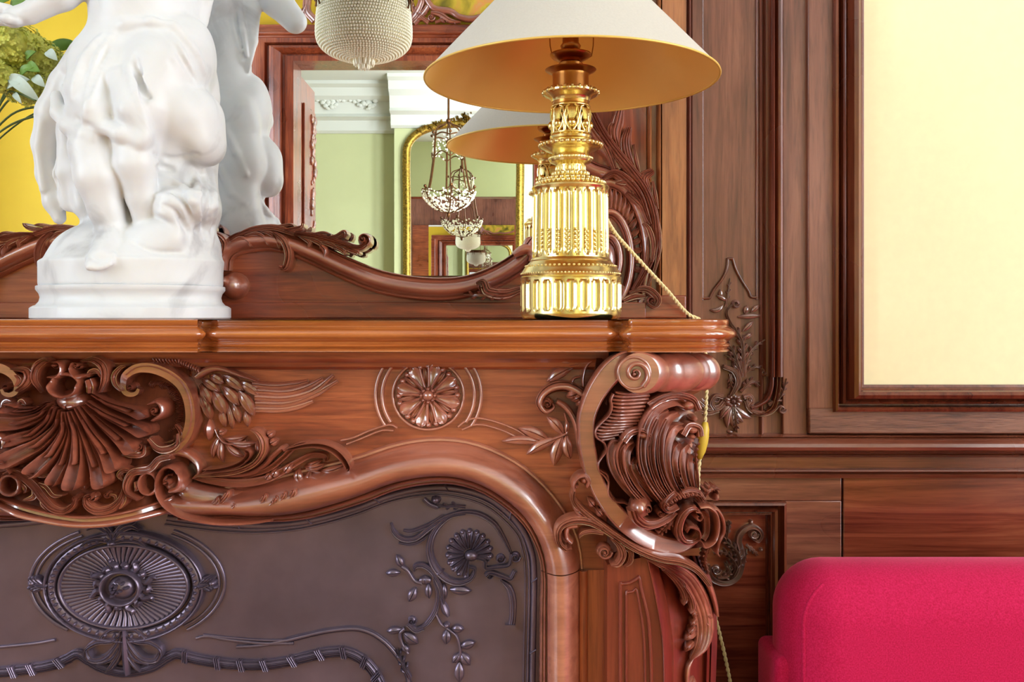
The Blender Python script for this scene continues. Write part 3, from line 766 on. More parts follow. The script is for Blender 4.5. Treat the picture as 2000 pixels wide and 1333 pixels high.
# ---- wing
Z3 = (300, 680, 5.0); mb = MB()
for pts, w, h in (([(1000, 600), (1250, 600), (1420, 570), (1560, 520)], 30, 6), ([(1000, 545), (1300, 545), (1560, 460), (1800, 320)], 34, 8), ([(1000, 480), (1300, 490), (1560, 420), (1760, 265)], 36, 10), ([(1000, 415), (1300, 430), (1500, 380), (1660, 295)], 36, 12), ([(980, 350), (1200, 370), (1400, 350), (1515, 322)], 36, 14)):
    stroke(mb, pts, w, h, LEAF, sF, Z3, taper=(.9, .55))
stroke(mb, [(440, 280), (520, 225), (620, 195), (720, 210), (880, 265), (1030, 315)], [30, 38, 34, 26, 22, 12], 20, ROUND, sF, Z3)
FE = [((840, 330), (1055, 470), 46, 15), ((690, 270), (890, 420), 48, 17), ((560, 265), (705, 350), 42, 18), ((840, 420), (985, 660), 56, 15), ((690, 380), (850, 565), 52, 17), ((480, 300), (660, 430), 40, 19), ((590, 420), (720, 655), 62, 18), ((470, 350), (580, 560), 48, 20), ((780, 540), (850, 730), 34, 13), ((900, 620), (925, 770), 30, 11), ((740, 560), (775, 790), 30, 13), ((660, 600), (710, 770), 38, 14), ((490, 480), (575, 700), 46, 19), ((470, 420), (540, 640), 40, 20)]
for a, b, w, h in FE: leaf(mb, a, b, w, h, sF, Z3, prof=[(-1, S), (-1, .5), (-.8, .9), (-.7, .68), (-.1, .72), (0, .9), (.1, .72), (.7, .68), (.8, .9), (1, .5), (1, S)], bend=-.06)
mb.build('wing_carving', WC, MT, split=True)
mb = MB()
leaf(mb, (560, 690), (560, 905), 46, 22, sF, Z3, prof=RIDGE); 
stroke(mb, [(615, 790), (660, 880), (730, 930), (830, 930), (920, 900)], 12, 12, ROUND, sF, Z3)
for a, b in (((660, 860), (590, 1075)), ((680, 900), (690, 1115)), ((720, 930), (900, 1060)), ((700, 880), (920, 860)), ((740, 910), (1030, 920)), ((640, 820), (720, 800))): leaf(mb, a, b, 34, 15, sF, Z3, bend=.08)
mb.build('laurel_sprig', WC, MT, split=True)

# ---- big scroll with acanthus (right of the shell)
Z4 = (300, 820, 5.0); sH = on(YF - .028); mb = MB()
stroke(mb, [(20, 430), (90, 360), (190, 315), (300, 300), (410, 340), (480, 420), (490, 500), (440, 545)], [30, 40, 44, 44, 42, 36, 26, 12], 34, ROUND, sF, Z4)
sp_ = [(250, 570), (232, 552), (238, 525), (268, 505), (305, 520), (320, 565), (290, 610), (240, 620)]
stroke(mb, [(360, 470), (330, 430), (270, 410), (205, 440), (165, 510), (155, 600), (180, 700), (260, 800), (400, 880), (560, 930), (760, 960), (1000, 962), (1200, 945)], [18, 22, 24, 24, 24, 24, 24, 24, 24, 24, 24, 22, 16], [70] * 9 + [64, 58, 50, 40], ROUND, sF, Z4)
blob(mb, 262, 575, 104, 120, 56, sF, Z4); volute(mb, 268, 545, 74, 80, sF, Z4, turns=1.2, a0=-60, dirn=-1); stroke(mb, [(270, 640), (340, 620), (370, 540), (350, 450)], [30, 44, 40, 16], 64, ROUND, sF, Z4)
mb.build('scroll', WC, MT, split=True)
mb = MB()
sweep(mb, [(270, 680, 40, 30), (360, 690, 100, 40), (500, 735, 122, 40), (720, 780, 120, 32), (950, 790, 110, 26), (1200, 780, 95, 22), (1450, 730, 85, 18), (1700, 680, 80, 10)], ROUND, sF, Z4)
mb.build('scroll_body', WC, MT)
mb = MB(); sB = on(YF - .026)
for tip, base in (((740, 680), (560, 870)), ((640, 740), (520, 850)), ((800, 800), (690, 890)), ((1100, 710), (960, 880)), ((1210, 730), (1060, 870)), ((1290, 690), (1150, 860)), ((1380, 660), (1230, 850)), ((1180, 760), (1010, 880))):
    b = np.array(base, float); t = np.array(tip, float); m1 = b + (t - b) * .55 + np.array([26, 20])
    sweep(mb, [(*b, 14, 6), (*m1, 34, 16), (*(t + np.array([10, 30])), 32, 22), (*t, 8, 14)], REED3, sB, Z4, n=5)
sweep(mb, [(500, 850, 10, 5), (700, 890, 30, 10), (1000, 890, 34, 10), (1300, 830, 34, 10), (1440, 790, 8, 6)], REED3, sB, Z4)
mb.build('scroll_leaf', WC, MT, split=True)
mb = MB()
# long acanthus running right from the scroll
for q, (pts, w, pr) in enumerate((([(430, 545), (600, 575), (850, 600), (1100, 570), (1280, 490), (1420, 405), (1560, 335), (1690, 340), (1710, 390)], [14, 36, 44, 42, 38, 32, 28, 26, 10], CUP), ([(900, 545), (1150, 465), (1300, 350), (1400, 255), (1520, 220), (1620, 245)], [14, 26, 28, 26, 24, 10], CUP),
        ([(700, 530), (950, 515), (1100, 440), (1200, 335), (1290, 262), (1320, 285)], [14, 26, 28, 28, 28, 10], RIDGE), ([(470, 520), (650, 505), (850, 480), (1020, 410), (1105, 305), (1115, 200), (1070, 115), (1000, 75)], [14, 30, 36, 38, 40, 42, 34, 12], REED3),
        ([(560, 465), (720, 455), (860, 420), (950, 365), (990, 300), (960, 262)], [14, 22, 24, 24, 24, 10], CUP), ([(1350, 260), (1550, 218), (1700, 222), (1820, 272), (1900, 350), (1945, 430), (1930, 455)], [10, 20, 26, 30, 30, 24, 8], CUP))):
    stroke(mb, pts, w, 24 + 6 * q, pr, sF, Z4)
for a, b, w in (((1180, 560), (1240, 450), 40), ((1290, 520), (1380, 400), 40), ((1110, 580), (1190, 490), 36), ((1700, 260), (1900, 300), 30), ((1760, 290), (1930, 380), 34), ((1820, 330), (1960, 440), 30), ((1560, 240), (1690, 250), 28), ((1150, 230), (1230, 190), 40), ((1130, 150), (1190, 110), 34), ((1060, 330), (1030, 190), 24)): leaf(mb, a, b, w, 26, sF, Z4)
mb.build('acanthus_branch', WC, MT, split=True)
mb = MB()
stroke(mb, [(1500, 470), (1560, 490), (1650, 510), (1740, 530)], 14, 14, ROUND, sF, Z4)
for a, b, w in (((1430, 470), (1450, 610), 44), ((1540, 490), (1560, 660), 42), ((1620, 510), (1660, 650), 30), ((1620, 520), (1960, 550), 46), ((1640, 490), (1880, 430), 34), ((1480, 450), (1700, 420), 34), ((1500, 430), (1660, 380), 26)): leaf(mb, a, b, w, 20, sF, Z4, bend=.08)
mb.build('laurel_sprig', WC, MT, split=True)

# ---- central cartouche: backing, rim, shell, C scrolls, leaf scrolls
Z1 = (0, 680, 5.553); Z2 = (0, 840, 5.553); cS = 157.0
def sC(x, y):
    """the cartouche leans out towards its lower rim"""
    x = np.asarray(x, float); y = np.asarray(y, float) + 0 * x
    return YF - .006 - .052 * np.clip((y - 720) / 250, 0, 1.2) * np.clip((222 - np.abs(x - 157)) / 100, 0, 1)
mb = MB()
rimo = [(-60, 930), (-40, 965), (0, 985), (90, 1011), (171, 1022), (252, 1013), (345, 988), (372, 960)]
rc = cr(rimo, 8); xs = np.linspace(-58, 370, 60); v = []; nr = 18
for x in xs:
    yb = np.interp(x, rc[:, 0], rc[:, 1]) if x > -40 else 985
    for t in np.linspace(0, 1, nr):
        y = 690 + (yb - 690) * t; v.append(P(x, y, float(sC(x, y))))
    v.append((v[-1][0], YF + .005, v[-1][2]))
f = [(i * (nr + 1) + j, (i + 1) * (nr + 1) + j, (i + 1) * (nr + 1) + j + 1, i * (nr + 1) + j + 1) for i in range(59) for j in range(nr)]
mb.add(v, f)
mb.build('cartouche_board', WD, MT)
mb = MB()
stroke(mb, [(-300, 640), (-20, 770), (240, 900), (500, 960), (750, 1005), (950, 1020), (1200, 1005), (1400, 968), (1700, 900), (1980, 825)], 34, 22, ROUND, sC, Z2)
stroke(mb, [(-300, 560), (20, 705), (250, 800), (500, 868), (750, 915), (950, 932), (1200, 912), (1450, 865), (1700, 790), (1900, 715)], 16, 20, ROUND, sC, Z2)
stroke(mb, [(-300, 600), (20, 738), (250, 835), (500, 905), (750, 950), (950, 968), (1200, 950), (1450, 905), (1700, 830), (1900, 750)], 22, 9, FLAT, sC, Z2)
mb.build('cartouche_rim', WC, MT, split=True)
# shell: every flute a channel that widens and curls at its tip
mb = MB()
FL = [([(1100, 480), (1260, 590), (1450, 650), (1640, 690)], 40), ([(1060, 560), (1240, 700), (1440, 790), (1660, 860)], 48), ([(1010, 600), (1170, 790), (1340, 930), (1520, 1040)], 54), ([(950, 620), (1080, 880), (1220, 1060), (1360, 1220)], 56), ([(910, 650), (1010, 950), (1110, 1190), (1220, 1390)], 62), ([(880, 660), (930, 900), (945, 1150), (945, 1400)], 64),
      ([(855, 680), (860, 920), (800, 1170), (740, 1370)], 50), ([(820, 670), (800, 880), (690, 1090), (540, 1270)], 60), ([(770, 650), (700, 840), (530, 1010), (260, 1160)], 70), ([(710, 620), (620, 770), (470, 900), (300, 960)], 48), ([(670, 590), (520, 720), (320, 790), (50, 790)], 70), ([(640, 570), (470, 650), (330, 660), (250, 620)], 42)]
for q, (pts, w) in enumerate(FL):
    P4 = [np.array(p, float) for p in pts]; e = P4[3] - P4[2]; lift = 7 * (q % 2)
    rows = [(*P4[0], w * .34, 40 + lift), (*P4[1], w * .66, 34 + lift), (*P4[2], w * 1.0, 38 + lift), (*(P4[2] + e * .6), w * 1.22, 50 + lift), (*(P4[3] + e * .06), w * 1.3, 62 + lift), (*(P4[3] + e * .26), w * .85, 62 + lift), (*(P4[3] + e * .34), w * .1, 50)]
    sweep(mb, rows, CUP, sC, Z1, n=6)
    stroke(mb, [tuple(P4[0] * .5 + P4[1] * .5), tuple(P4[1]), tuple(P4[2]), tuple(P4[2] + e * .22), tuple(P4[2] + e * .3)], [w * .12, w * .22, w * .32, w * .3, w * .1], [44 + lift, 42 + lift, 46 + lift, 50 + lift, 44], ROUND, sC, Z1, n=5)
leaf(mb, (950, 1330), (930, 1540), 60, 24, sC, Z1, prof=REED4); leaf(mb, (1000, 1350), (1080, 1450), 40, 20, sC, Z1, prof=REED3)
leaf(mb, (1180, 1300), (1240, 1390), 60, 24, sC, Z1, prof=REED4); leaf(mb, (330, 1080), (210, 1130), 70, 26, sC, Z1, prof=REED4); leaf(mb, (120, 760), (20, 740), 70, 28, sC, Z1, prof=REED4); leaf(mb, (600, 1200), (510, 1260), 60, 24, sC, Z1, prof=REED4)
mb.build('shell_carving', WC, MT, split=True)
mb = MB()
blob(mb, 850, 560, 200, 130, 44, sC, Z1)
sweep(mb, [(825 + 150 * math.cos(a), 390 + 120 * math.sin(a), 30, 56 if math.sin(a) > -.3 else 46) for a in np.linspace(0, 2 * pi, 20, endpoint=False)], ROUND, sC, Z1, n=3, closed=True)
sweep(mb, [(1060, 330, 50, 46), (1090, 400, 60, 50), (1080, 470, 50, 46)], REED3, sC, Z1); leaf(mb, (850, 560), (860, 670), 70, 48, sC, Z1)
mb.build('shell_hub', WC, MT, split=True)
mb = MB()
def lv(pts, w, h, prof=REED4, tp=(.4, .25)): stroke(mb, pts, w, h, prof, sC, Z1, taper=tp)
lv([(560, 460), (470, 330), (490, 200), (580, 130), (640, 130)], 60, 40); lv([(650, 300), (740, 300), (790, 230), (770, 150), (700, 140)], 34, 48, ROUND)
lv([(1180, 460), (1220, 320), (1200, 190), (1100, 120), (980, 130)], 60, 42); lv([(1100, 260), (1020, 290), (930, 290), (880, 220), (900, 150)], 36, 46, ROUND); lv([(1060, 300), (1080, 250), (1150, 240), (1200, 300)], 40, 44, REED3)
lv([(300, 450), (380, 380), (420, 300), (380, 230), (240, 215)], 66, 44); lv([(300, 400), (330, 330), (300, 280)], 36, 46, REED3)
volute(mb, 700, 175, 50, 44, sC, Z1); volute(mb, 930, 180, 50, 44, sC, Z1)
lv([(1380, 450), (1320, 380), (1310, 290), (1370, 210), (1440, 180)], 44, 34, REED3)
lv([(1740, 760), (1840, 700), (1850, 620), (1790, 560), (1700, 590)], 50, 44, ROUND); volute(mb, 1760, 660, 70, 46, sC, Z1)
volute(mb, 1590, 1050, 80, 38, sC, Z1); lv([(1400, 1130), (1520, 1140), (1620, 1120), (1640, 1030)], 44, 34, REED3)
lv([(1700, 960), (1790, 1060), (1900, 1070), (2000, 1010), (2010, 900)], 60, 44, REED3)
volute(mb, 60, 1000, 100, 36, sC, Z1); lv([(-60, 900), (60, 900), (150, 960), (150, 1060)], 60, 40, ROUND)
lv([(100, 640), (140, 580), (210, 570)], 50, 30, REED3); lv([(270, 620), (310, 570), (360, 600)], 46, 30, REED3)
mb.build('leaf_carving', WC, MT, split=True)
# C scrolls either side, with a ruffled lining on the right one
mb = MB()
Cp = [(286, 757), (282, 765), (270, 768), (259, 762), (257, 748), (264, 732), (282, 719), (304, 716), (328, 721), (352, 733), (371, 750), (383, 774), (388, 804), (385, 832), (376, 852), (360, 868), (340, 874), (320, 870)]
Cw = [3, 4, 5, 5.5, 6.5, 8, 9.5, 10.5, 10.5, 10.5, 10.5, 10.5, 10.5, 10.5, 10, 9, 8, 4]
stroke(mb, Cp, Cw, [36] * 5 + [44] * 13, FLAT, sF); stroke(mb, [(p[0] + 3, p[1] - 3) for p in Cp[5:16]], 2.2, 50, ROUND, sF); volute(mb, 271, 755, 14, 44, sF, turns=1.3)
stroke(mb, mirx(Cp, cS), Cw, 42, FLAT, sF); volute(mb, 34, 755, 14, 44, sF)
mb.build('c_scroll', WC, MT, split=True)
mb = MB()
arc = [(300, 742), (318, 742), (335, 748), (350, 762), (361, 782), (364, 806), (360, 828), (350, 842), (335, 850)]
Cx = resample(cr(arc, 8), 46)
for i in range(46):
    c = np.array([300, 795.]); d = c - Cx[i]; d /= np.linalg.norm(d); ln = 13 + 3 * math.sin(i * .95)
    p0, p1 = Cx[i], Cx[i] + d * ln
    sweep(mb, [(*p0, 2.0, 8), (*(p0 + d * ln * .5), 1.6, 22), (*p1, 1.4, 16)], ROUND, sF, n=3)
for i in range(0, 46, 2):
    c = np.array([300, 795.]); d = c - Cx[i]; d /= np.linalg.norm(d)
    sweep(mb, [(*(Cx[i] + d * 13), 3, 12), (*(Cx[i] + d * 32), 2.4, 6), (*(Cx[i] + d * 46), 1.5, 3)], ROUND, sF, n=3)
for a, b in (((355, 702), (306, 700)), ((392, 722), (355, 705))):
    for i in range(9):
        t = i / 8; x = a[0] + (b[0] - a[0]) * t; y = a[1] + (b[1] - a[1]) * t; sweep(mb, [(x, y - 7, 2.4, 12), (x + 2, y, 2.6, 24), (x + 4, y + 9, 2.4, 16)], ROUND, sF, n=3)
lv2 = lambda pts, w, h, pr=REED4: stroke(mb, pts, w, h, pr, sF, Z3, taper=(.4, .3))
lv2([(250, 930), (330, 880), (350, 800), (300, 720)], 50, 48); lv2([(200, 900), (290, 880), (290, 820)], 30, 50, REED3); lv2([(100, 960), (40, 930), (60, 860), (130, 860)], 40, 44, REED3)
mb.build('scroll_lining', WC, MT, split=True)
# leaf scrolls along the lower rim
mb = MB()
def lz(pts, w, h, prof=REED4, tp=(.5, .3)): stroke(mb, pts, w, h, prof, sC, Z2, taper=tp)
sweep(mb, [(185 + 105 * math.cos(a), 575 + 105 * math.sin(a), 24, 30) for a in np.linspace(0, 2 * pi, 18, endpoint=False)], ROUND, sC, Z2, n=3, closed=True)
lz([(110, 480), (220, 440), (340, 500), (450, 600), (540, 720), (640, 820), (760, 850), (860, 790), (890, 710)], 56, 30, REED5, (.6, .4)); volute(mb, 880, 720, 50, 30, sC, Z2)
lz([(240, 460), (400, 450), (520, 480), (600, 460)], 34, 24, REED3); blob(mb, 590, 465, 34, 32, 24, sC, Z2); lz([(480, 560), (560, 600), (640, 690), (740, 690)], 34, 24, REED3); lz([(420, 600), (430, 700), (320, 740)], 46, 24, REED3); lz([(520, 700), (520, 780), (570, 850)], 40, 22, REED3); lz([(300, 560), (340, 610), (340, 660)], 30, 26, REED3)
lz([(1900, 270), (1780, 300), (1680, 400), (1500, 440), (1430, 560), (1450, 660), (1560, 730)], 50, 32, REED4, (.8, .3))
sweep(mb, [(1660 + 95 * math.cos(a), 560 + 115 * math.sin(a), 22, 28) for a in np.linspace(0, 2 * pi, 18, endpoint=False)], ROUND, sC, Z2, n=3, closed=True)
lz([(1520, 540), (1540, 600), (1520, 640)], 40, 26, REED3)
lz([(1420, 600), (1360, 740), (1250, 830), (1110, 850), (1010, 790), (1000, 710), (1060, 680)], 54, 30, REED5, (.6, .4)); volute(mb, 1050, 710, 56, 30, sC, Z2); volute(mb, 1200, 690, 44, 22, sC, Z2)
lz([(1400, 640), (1390, 740), (1350, 830)], 46, 24, REED3); lz([(1500, 440), (1400, 420), (1340, 470), (1380, 530)], 40, 24, REED3); volute(mb, 1370, 470, 44, 24, sC, Z2); lz([(1240, 680), (1300, 700), (1290, 760)], 24, 22, REED3)
mb.build('leaf_scroll', WC, MT, split=True)
mb = MB(); 
# ribbon of the left scroll at the edge of the picture
stroke(mb, [(-260, 400), (-120, 260), (30, 280), (150, 360), (220, 440)], 30, 34, ROUND, sC, Z2); stroke(mb, [(20, 460), (60, 560), (30, 680), (-40, 760)], 34, 44, ROUND, sC, Z2); blob(mb, -120, 560, 150, 150, 40, sC, Z2)
mb.build('scroll', WC, MT, split=True)

# ---- corner console on the right


YK = 1.385
sK = on(YK)
def sCon(x, y):
    """front of the console: turns away to the right at 45 degrees"""
    return 1.362 + np.clip(np.asarray(x, float) - 1215, 0, 400) * .00062 + np.interp(np.asarray(y, float) + 0 * np.asarray(x, float), [700, 780, 970, 1060, 1200], [.01, .028, -.022, .0, .0])
mb = MB()
# flank board and core, its shade put into the darker matt wood
core = [(1165, 700), (1396, 700), (1398, 752), (1352, 772), (1350, 850), (1358, 930), (1370, 970), (1388, 1010), (1372, 1070), (1330, 1075), (1270, 1050), (1215, 1010), (1180, 960), (1160, 890), (1155, 800)]
n = len(core); a = [P(x, y, float(sCon(x, y)) + .035) for x, y in core]; b = [(p[0], YB - .02, p[2]) for p in a]
mb.add(a + b, [tuple(range(n)), tuple(range(2 * n - 1, n - 1, -1))] + [(i, (i + 1) % n, n + (i + 1) % n, n + i) for i in range(n)])
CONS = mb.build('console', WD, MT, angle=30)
Z5 = (1020, 670, 5.0); Z6 = (1060, 880, 5.553); Z7 = (1080, 1080, 5.27)
# C scroll band of the flank
mb = MB()
cp = [(1268, 704), (1242, 698), (1214, 706), (1190, 726), (1168, 754), (1153, 782), (1143, 815), (1143, 855), (1148, 890), (1157, 925), (1172, 958), (1194, 991), (1222, 1019), (1254, 1042), (1290, 1057), (1322, 1059), (1346, 1048), (1355, 1030), (1350, 1018)]
cw = [12, 16, 20, 22, 20, 18, 16.5, 16, 16, 16, 16.5, 17, 18, 18, 17, 14, 9, 5, 2.5]
sweep(mb, [(p[0], p[1], w, 34) for p, w in zip(cp, cw)], [(-1, S), (-1, .8), (-.93, .95), (-.8, 1), (-.74, .93), (.74, .93), (.8, 1), (.93, .95), (1, .8), (1, S)], lambda x, y: YK + np.clip(x - 1215, 0, 400) * .0004, n=6)
mb.build('scroll_band', WC, CONS)
# roll: scroll face and turned cylinder running back to the right
mb = MB()
def oblique(mb, stations, seg=40):
    """discs facing the viewer strung on a slanting axis: (px x, px y, depth, radius px)"""
    v = []; f = []
    for x, y, Y, r in stations:
        c = P(x, y, Y); rr = r * Y / F
        for j in range(seg):
            a = 2 * pi * j / seg; v.append((c[0] + rr * math.cos(a), Y, c[2] + rr * .97 * math.sin(a)))
    for i in range(len(stations) - 1):
        for j in range(seg):
            k = (j + 1) % seg; f.append((i * seg + j, i * seg + k, (i + 1) * seg + k, (i + 1) * seg + j))
    f.append(tuple(range(seg))); f.append(tuple((len(stations) - 1) * seg + j for j in range(seg)))
    mb.add(v, f)
def st(t, r): return (1252 + 116 * t, 729 - 2 * t, 1.345 + .10 * t, r)
oblique(mb, [st(-.04, 40), st(-.02, 42), st(.10, 42), st(.13, 40), st(.15, 36), st(.22, 34), st(.30, 34), st(.33, 37), st(.36, 39), st(.40, 39), st(.42, 36), st(.44, 36), st(.50, 39), st(.58, 40.5), st(.68, 39.5), st(.74, 37), st(.76, 35), st(.79, 35), st(.81, 37), st(.84, 37), st(.86, 34), st(.89, 34), st(.91, 38), st(1.0, 38.5), st(1.02, 37)])
mb.build('roll', WC, CONS, angle=28)
mb = MB(); sV = on(1.345)
sweep(mb, [(*p, 6.2 - .26 * i, 14) for i, p in enumerate(spiral(1240, 729, 29, 5, 60, -1.6, 18))], ROUND, on(1.343), n=4)
sweep(mb, [(1238 + 31 * math.cos(a), 729 + 31 * math.sin(a), 3, 5) for a in np.linspace(0, 2 * pi, 22, endpoint=False)], ROUND, on(1.343), n=2, closed=True)
blob(mb, 1238, 731, 6, 6, 10, on(1.343)); mb.build('volute', WC, CONS)
# ruffled drapery
mb = MB(); sU = lambda x, y: 1.372 + np.clip(x - 1215, 0, 400) * .0005
rows = [((900, 478), (1230, 490)), ((862, 510), (1240, 512)), ((852, 545), (1230, 545)), ((858, 580), (1215, 580)), ((862, 615), (1200, 618)), ((850, 650), (1185, 655)), ((838, 685), (1170, 690)), ((815, 715), (1160, 725)), ((790, 745), (1140, 758)), ((755, 775), (1120, 788)), ((722, 806), (1080, 812)), ((705, 838), (1020, 838)), ((705, 870), (980, 866)), ((715, 900), (940, 895)), ((740, 930), (900, 925))]
for (a, b) in rows:
    a = np.array(a, float); b = np.array(b, float); m = (a + b) / 2 + np.array([0, 10])
    sweep(mb, [(*a, 13, 16), (*(a * .8 + b * .2 + np.array([0, 8])), 17, 20), (*m, 17, 14), (*b, 14, 8)], ROUND, sU, Z5, n=5)
edge = [(880, 490), (855, 550), (862, 620), (830, 700), (740, 790), (705, 850), (715, 910), (770, 950), (800, 985), (810, 1040), (770, 1100), (735, 1160), (740, 1230), (790, 1280), (825, 1330)]
stroke(mb, edge, 13, 26, ROUND, sU, Z5)
stroke(mb, [(690, 270), (705, 330), (700, 440), (740, 510), (800, 540), (880, 550), (940, 590)], 16, 22, ROUND, sU, Z6)
stroke(mb, [(580, 120), (600, 190), (680, 240), (700, 300)], 16, 24, ROUND, sU, Z6)
mb.build('ruffle', WC, CONS, split=True)
# shell flutes fanning up from the lower knot
mb = MB()
FL = [([(1242, 975), (1214, 945), (1196, 915), (1190, 885), (1196, 866), (1206, 862)], 8, 22), ([(1256, 980), (1226, 945), (1210, 910), (1207, 880), (1216, 862), (1232, 856)], 8.5, 26), ([(1268, 978), (1240, 942), (1224, 910), (1221, 886), (1228, 868), (1240, 860)], 7, 24),
      ([(1282, 975), (1250, 938), (1234, 908), (1238, 890)], 7, 26), ([(1288, 972), (1262, 935), (1248, 895), (1248, 850), (1260, 815), (1280, 790), (1310, 779), (1330, 788)], 11, 34), ([(1300, 968), (1278, 935), (1265, 895), (1265, 850), (1278, 815), (1300, 800)], 9, 36), ([(1312, 965), (1292, 930), (1281, 890), (1283, 845), (1296, 815), (1318, 803)], 9, 36),
      ([(1322, 962), (1305, 930), (1297, 895), (1300, 858), (1312, 835), (1330, 828)], 8, 34), ([(1333, 960), (1318, 930), (1311, 900), (1314, 876), (1322, 862)], 7, 32), ([(1342, 958), (1331, 930), (1326, 905), (1328, 880), (1340, 865)], 7, 30), ([(1352, 955), (1345, 930), (1341, 905), (1345, 885)], 6, 26), ([(1360, 950), (1356, 925), (1353, 900)], 5, 22)]
for pts, w, h in FL:
    w *= 1.0; h += 8 if w > 8.2 else 0
    k = len(pts); stroke(mb, pts, [w * (.55 + .45 * min(1, i / (k * .5))) if i < k - 1 else w * .5 for i in range(k)], [h * (.8 + .35 * math.sin(pi * i / (k - 1) * .8)) for i in range(k)], CUP, sCon)
    if w > 8.2: stroke(mb, pts[:k - 1], w * .26, h * .85, ROUND, sCon)
for x, y, r, h in ((1252, 846, 14, 44), (1348, 836, 13, 40), (1338, 788, 17, 48), (1350, 815, 9, 40), (1347, 850, 8, 36)): blob(mb, x, y, r, r * .8, h, sCon)
stroke(mb, [(1214, 858), (1228, 842), (1248, 838), (1262, 848), (1260, 864)], 8, 42, REED3, sCon); stroke(mb, [(1262, 790), (1286, 776), (1316, 770), (1344, 778), (1356, 798)], 10, 46, REED4, sCon); stroke(mb, [(1328, 846), (1340, 828), (1358, 832), (1362, 848)], 8, 42, REED3, sCon)
for pts in ([(1236, 900), (1250, 925), (1275, 955)], [(1316, 905), (1322, 930), (1334, 955)], [(1360, 855), (1352, 885), (1356, 915)]): frond(mb, pts[::-1], 9, 34, sCon, lobes=4)
blob(mb, 1298, 890, 64, 100, 16, lambda x, y: sCon(x, y) + .03, rot=-.1)
blob(mb, 1330, 830, 28, 56, 20, lambda x, y: sCon(x, y) + .03)
mb.build('shell_carving', WC, CONS, split=True)
# lower knot: rolls, heart scrolls, small leaves
mb = MB()
stroke(mb, [(1400, 420), (1330, 480), (1280, 560), (1330, 600), (1420, 560)], 44, 50, REED4, sCon, Z6); stroke(mb, [(1480, 440), (1560, 420), (1640, 440), (1680, 500)], 50, 50, REED5, sCon, Z6)
for t in np.linspace(0, 1, 9): leaf(mb, (1330 + 330 * t, 560 - 100 * math.sin(pi * t * .6)), (1270 + 370 * t, 500 - 110 * math.sin(pi * t * .7)), 26, 54, sCon, Z6)
blob(mb, 1040, 590, 110, 120, 52, sCon, Z6); volute(mb, 1100, 580, 74, 58, sCon, Z6, a0=90); stroke(mb, [(960, 600), (1000, 700), (1090, 760), (1200, 750), (1320, 690), (1400, 620)], [60, 66, 60, 52, 50, 40], 46, REED4, sCon, Z6)
frond(mb, [(1400, 680), (1320, 780), (1220, 870)], 80, 40, sCon, Z6, lobes=4); volute(mb, 1240, 640, 50, 48, sCon, Z6)
stroke(mb, [(1640, 620), (1600, 580), (1520, 600), (1450, 700), (1430, 830), (1480, 920), (1570, 930), (1640, 880), (1620, 800), (1540, 770), (1500, 820)], [20, 30, 40, 48, 50, 46, 36, 26, 22, 18, 8], 56, REED3, sCon, Z6)
stroke(mb, [(1640, 560), (1740, 560), (1820, 640), (1840, 780), (1800, 920), (1700, 980), (1660, 920)], [20, 30, 26, 24, 24, 24, 12], 56, ROUND, sCon, Z6)
stroke(mb, [(1760, 580), (1840, 600), (1900, 700), (1910, 830), (1860, 940), (1840, 1040), (1860, 1090)], [10, 22, 24, 24, 22, 20, 8], 46, ROUND, sCon, Z6)
stroke(mb, [(1620, 640), (1600, 660), (1630, 690), (1660, 660), (1640, 610), (1590, 600)], 18, 60, ROUND, sCon, Z6)
stroke(mb, [(1700, 640), (1740, 700), (1740, 850), (1700, 930)], 34, 30, CUP, sCon, Z6)
frond(mb, [(1720, 480), (1760, 400), (1830, 380), (1870, 440)], 70, 40, sCon, Z6, lobes=4); blob(mb, 1840, 470, 40, 60, 46, sCon, Z6)
frond(mb, [(1820, 1000), (1760, 1060), (1730, 1160), (1760, 1280), (1790, 1330)], 50, 26, sCon, Z6, lobes=6, prof=LEAF)
mb.build('knot_carving', WC, CONS, split=True)
# acanthus stem under the C scroll
mb = MB()
stroke(mb, [(330, 400), (320, 500), (400, 620), (560, 750), (760, 890), (1000, 1040), (1250, 1140), (1480, 1180), (1650, 1270), (1780, 1420)], [22, 34, 50, 54, 48, 44, 40, 40, 36, 30], 34, REED4, sK, Z6)
blob(mb, 430, 290, 50, 60, 40, sK, Z6); stroke(mb, [(330, 400), (320, 330), (370, 260), (440, 240), (480, 300), (460, 360)], [20, 26, 30, 34, 34, 20], 42, ROUND, sK, Z6); blob(mb, 350, 360, 36, 26, 40, sK, Z6)
for a, b in (((420, 640), (310, 560)), ((470, 700), (330, 610)), ((560, 600), (480, 500)), ((650, 700), (560, 600))): leaf(mb, a, b, 40, 30, sK, Z6)
stroke(mb, [(620, 800), (500, 740), (350, 720), (220, 760), (160, 840), (170, 960), (240, 1030), (300, 1010)], [40, 50, 52, 46, 40, 36, 30, 10], 40, REED4, sK, Z6)
stroke(mb, [(360, 780), (260, 800), (250, 900), (300, 960)], 32, 36, ROUND, sK, Z6); stroke(mb, [(640, 860), (520, 840), (420, 860), (380, 910)], [30, 34, 30, 8], 34, REED3, sK, Z6)
stroke(mb, [(740, 920), (820, 1000), (850, 1100), (800, 1190), (720, 1200)], [30, 44, 46, 40, 14], 34, REED4, sK, Z6); volute(mb, 660, 1080, 96, 26, sK, Z6); stroke(mb, [(880, 1020), (940, 1080), (930, 1180), (860, 1230)], [26, 34, 34, 10], 26, REED4, sK, Z6)
mb.build('acanthus_stem', WC, CONS, split=True)
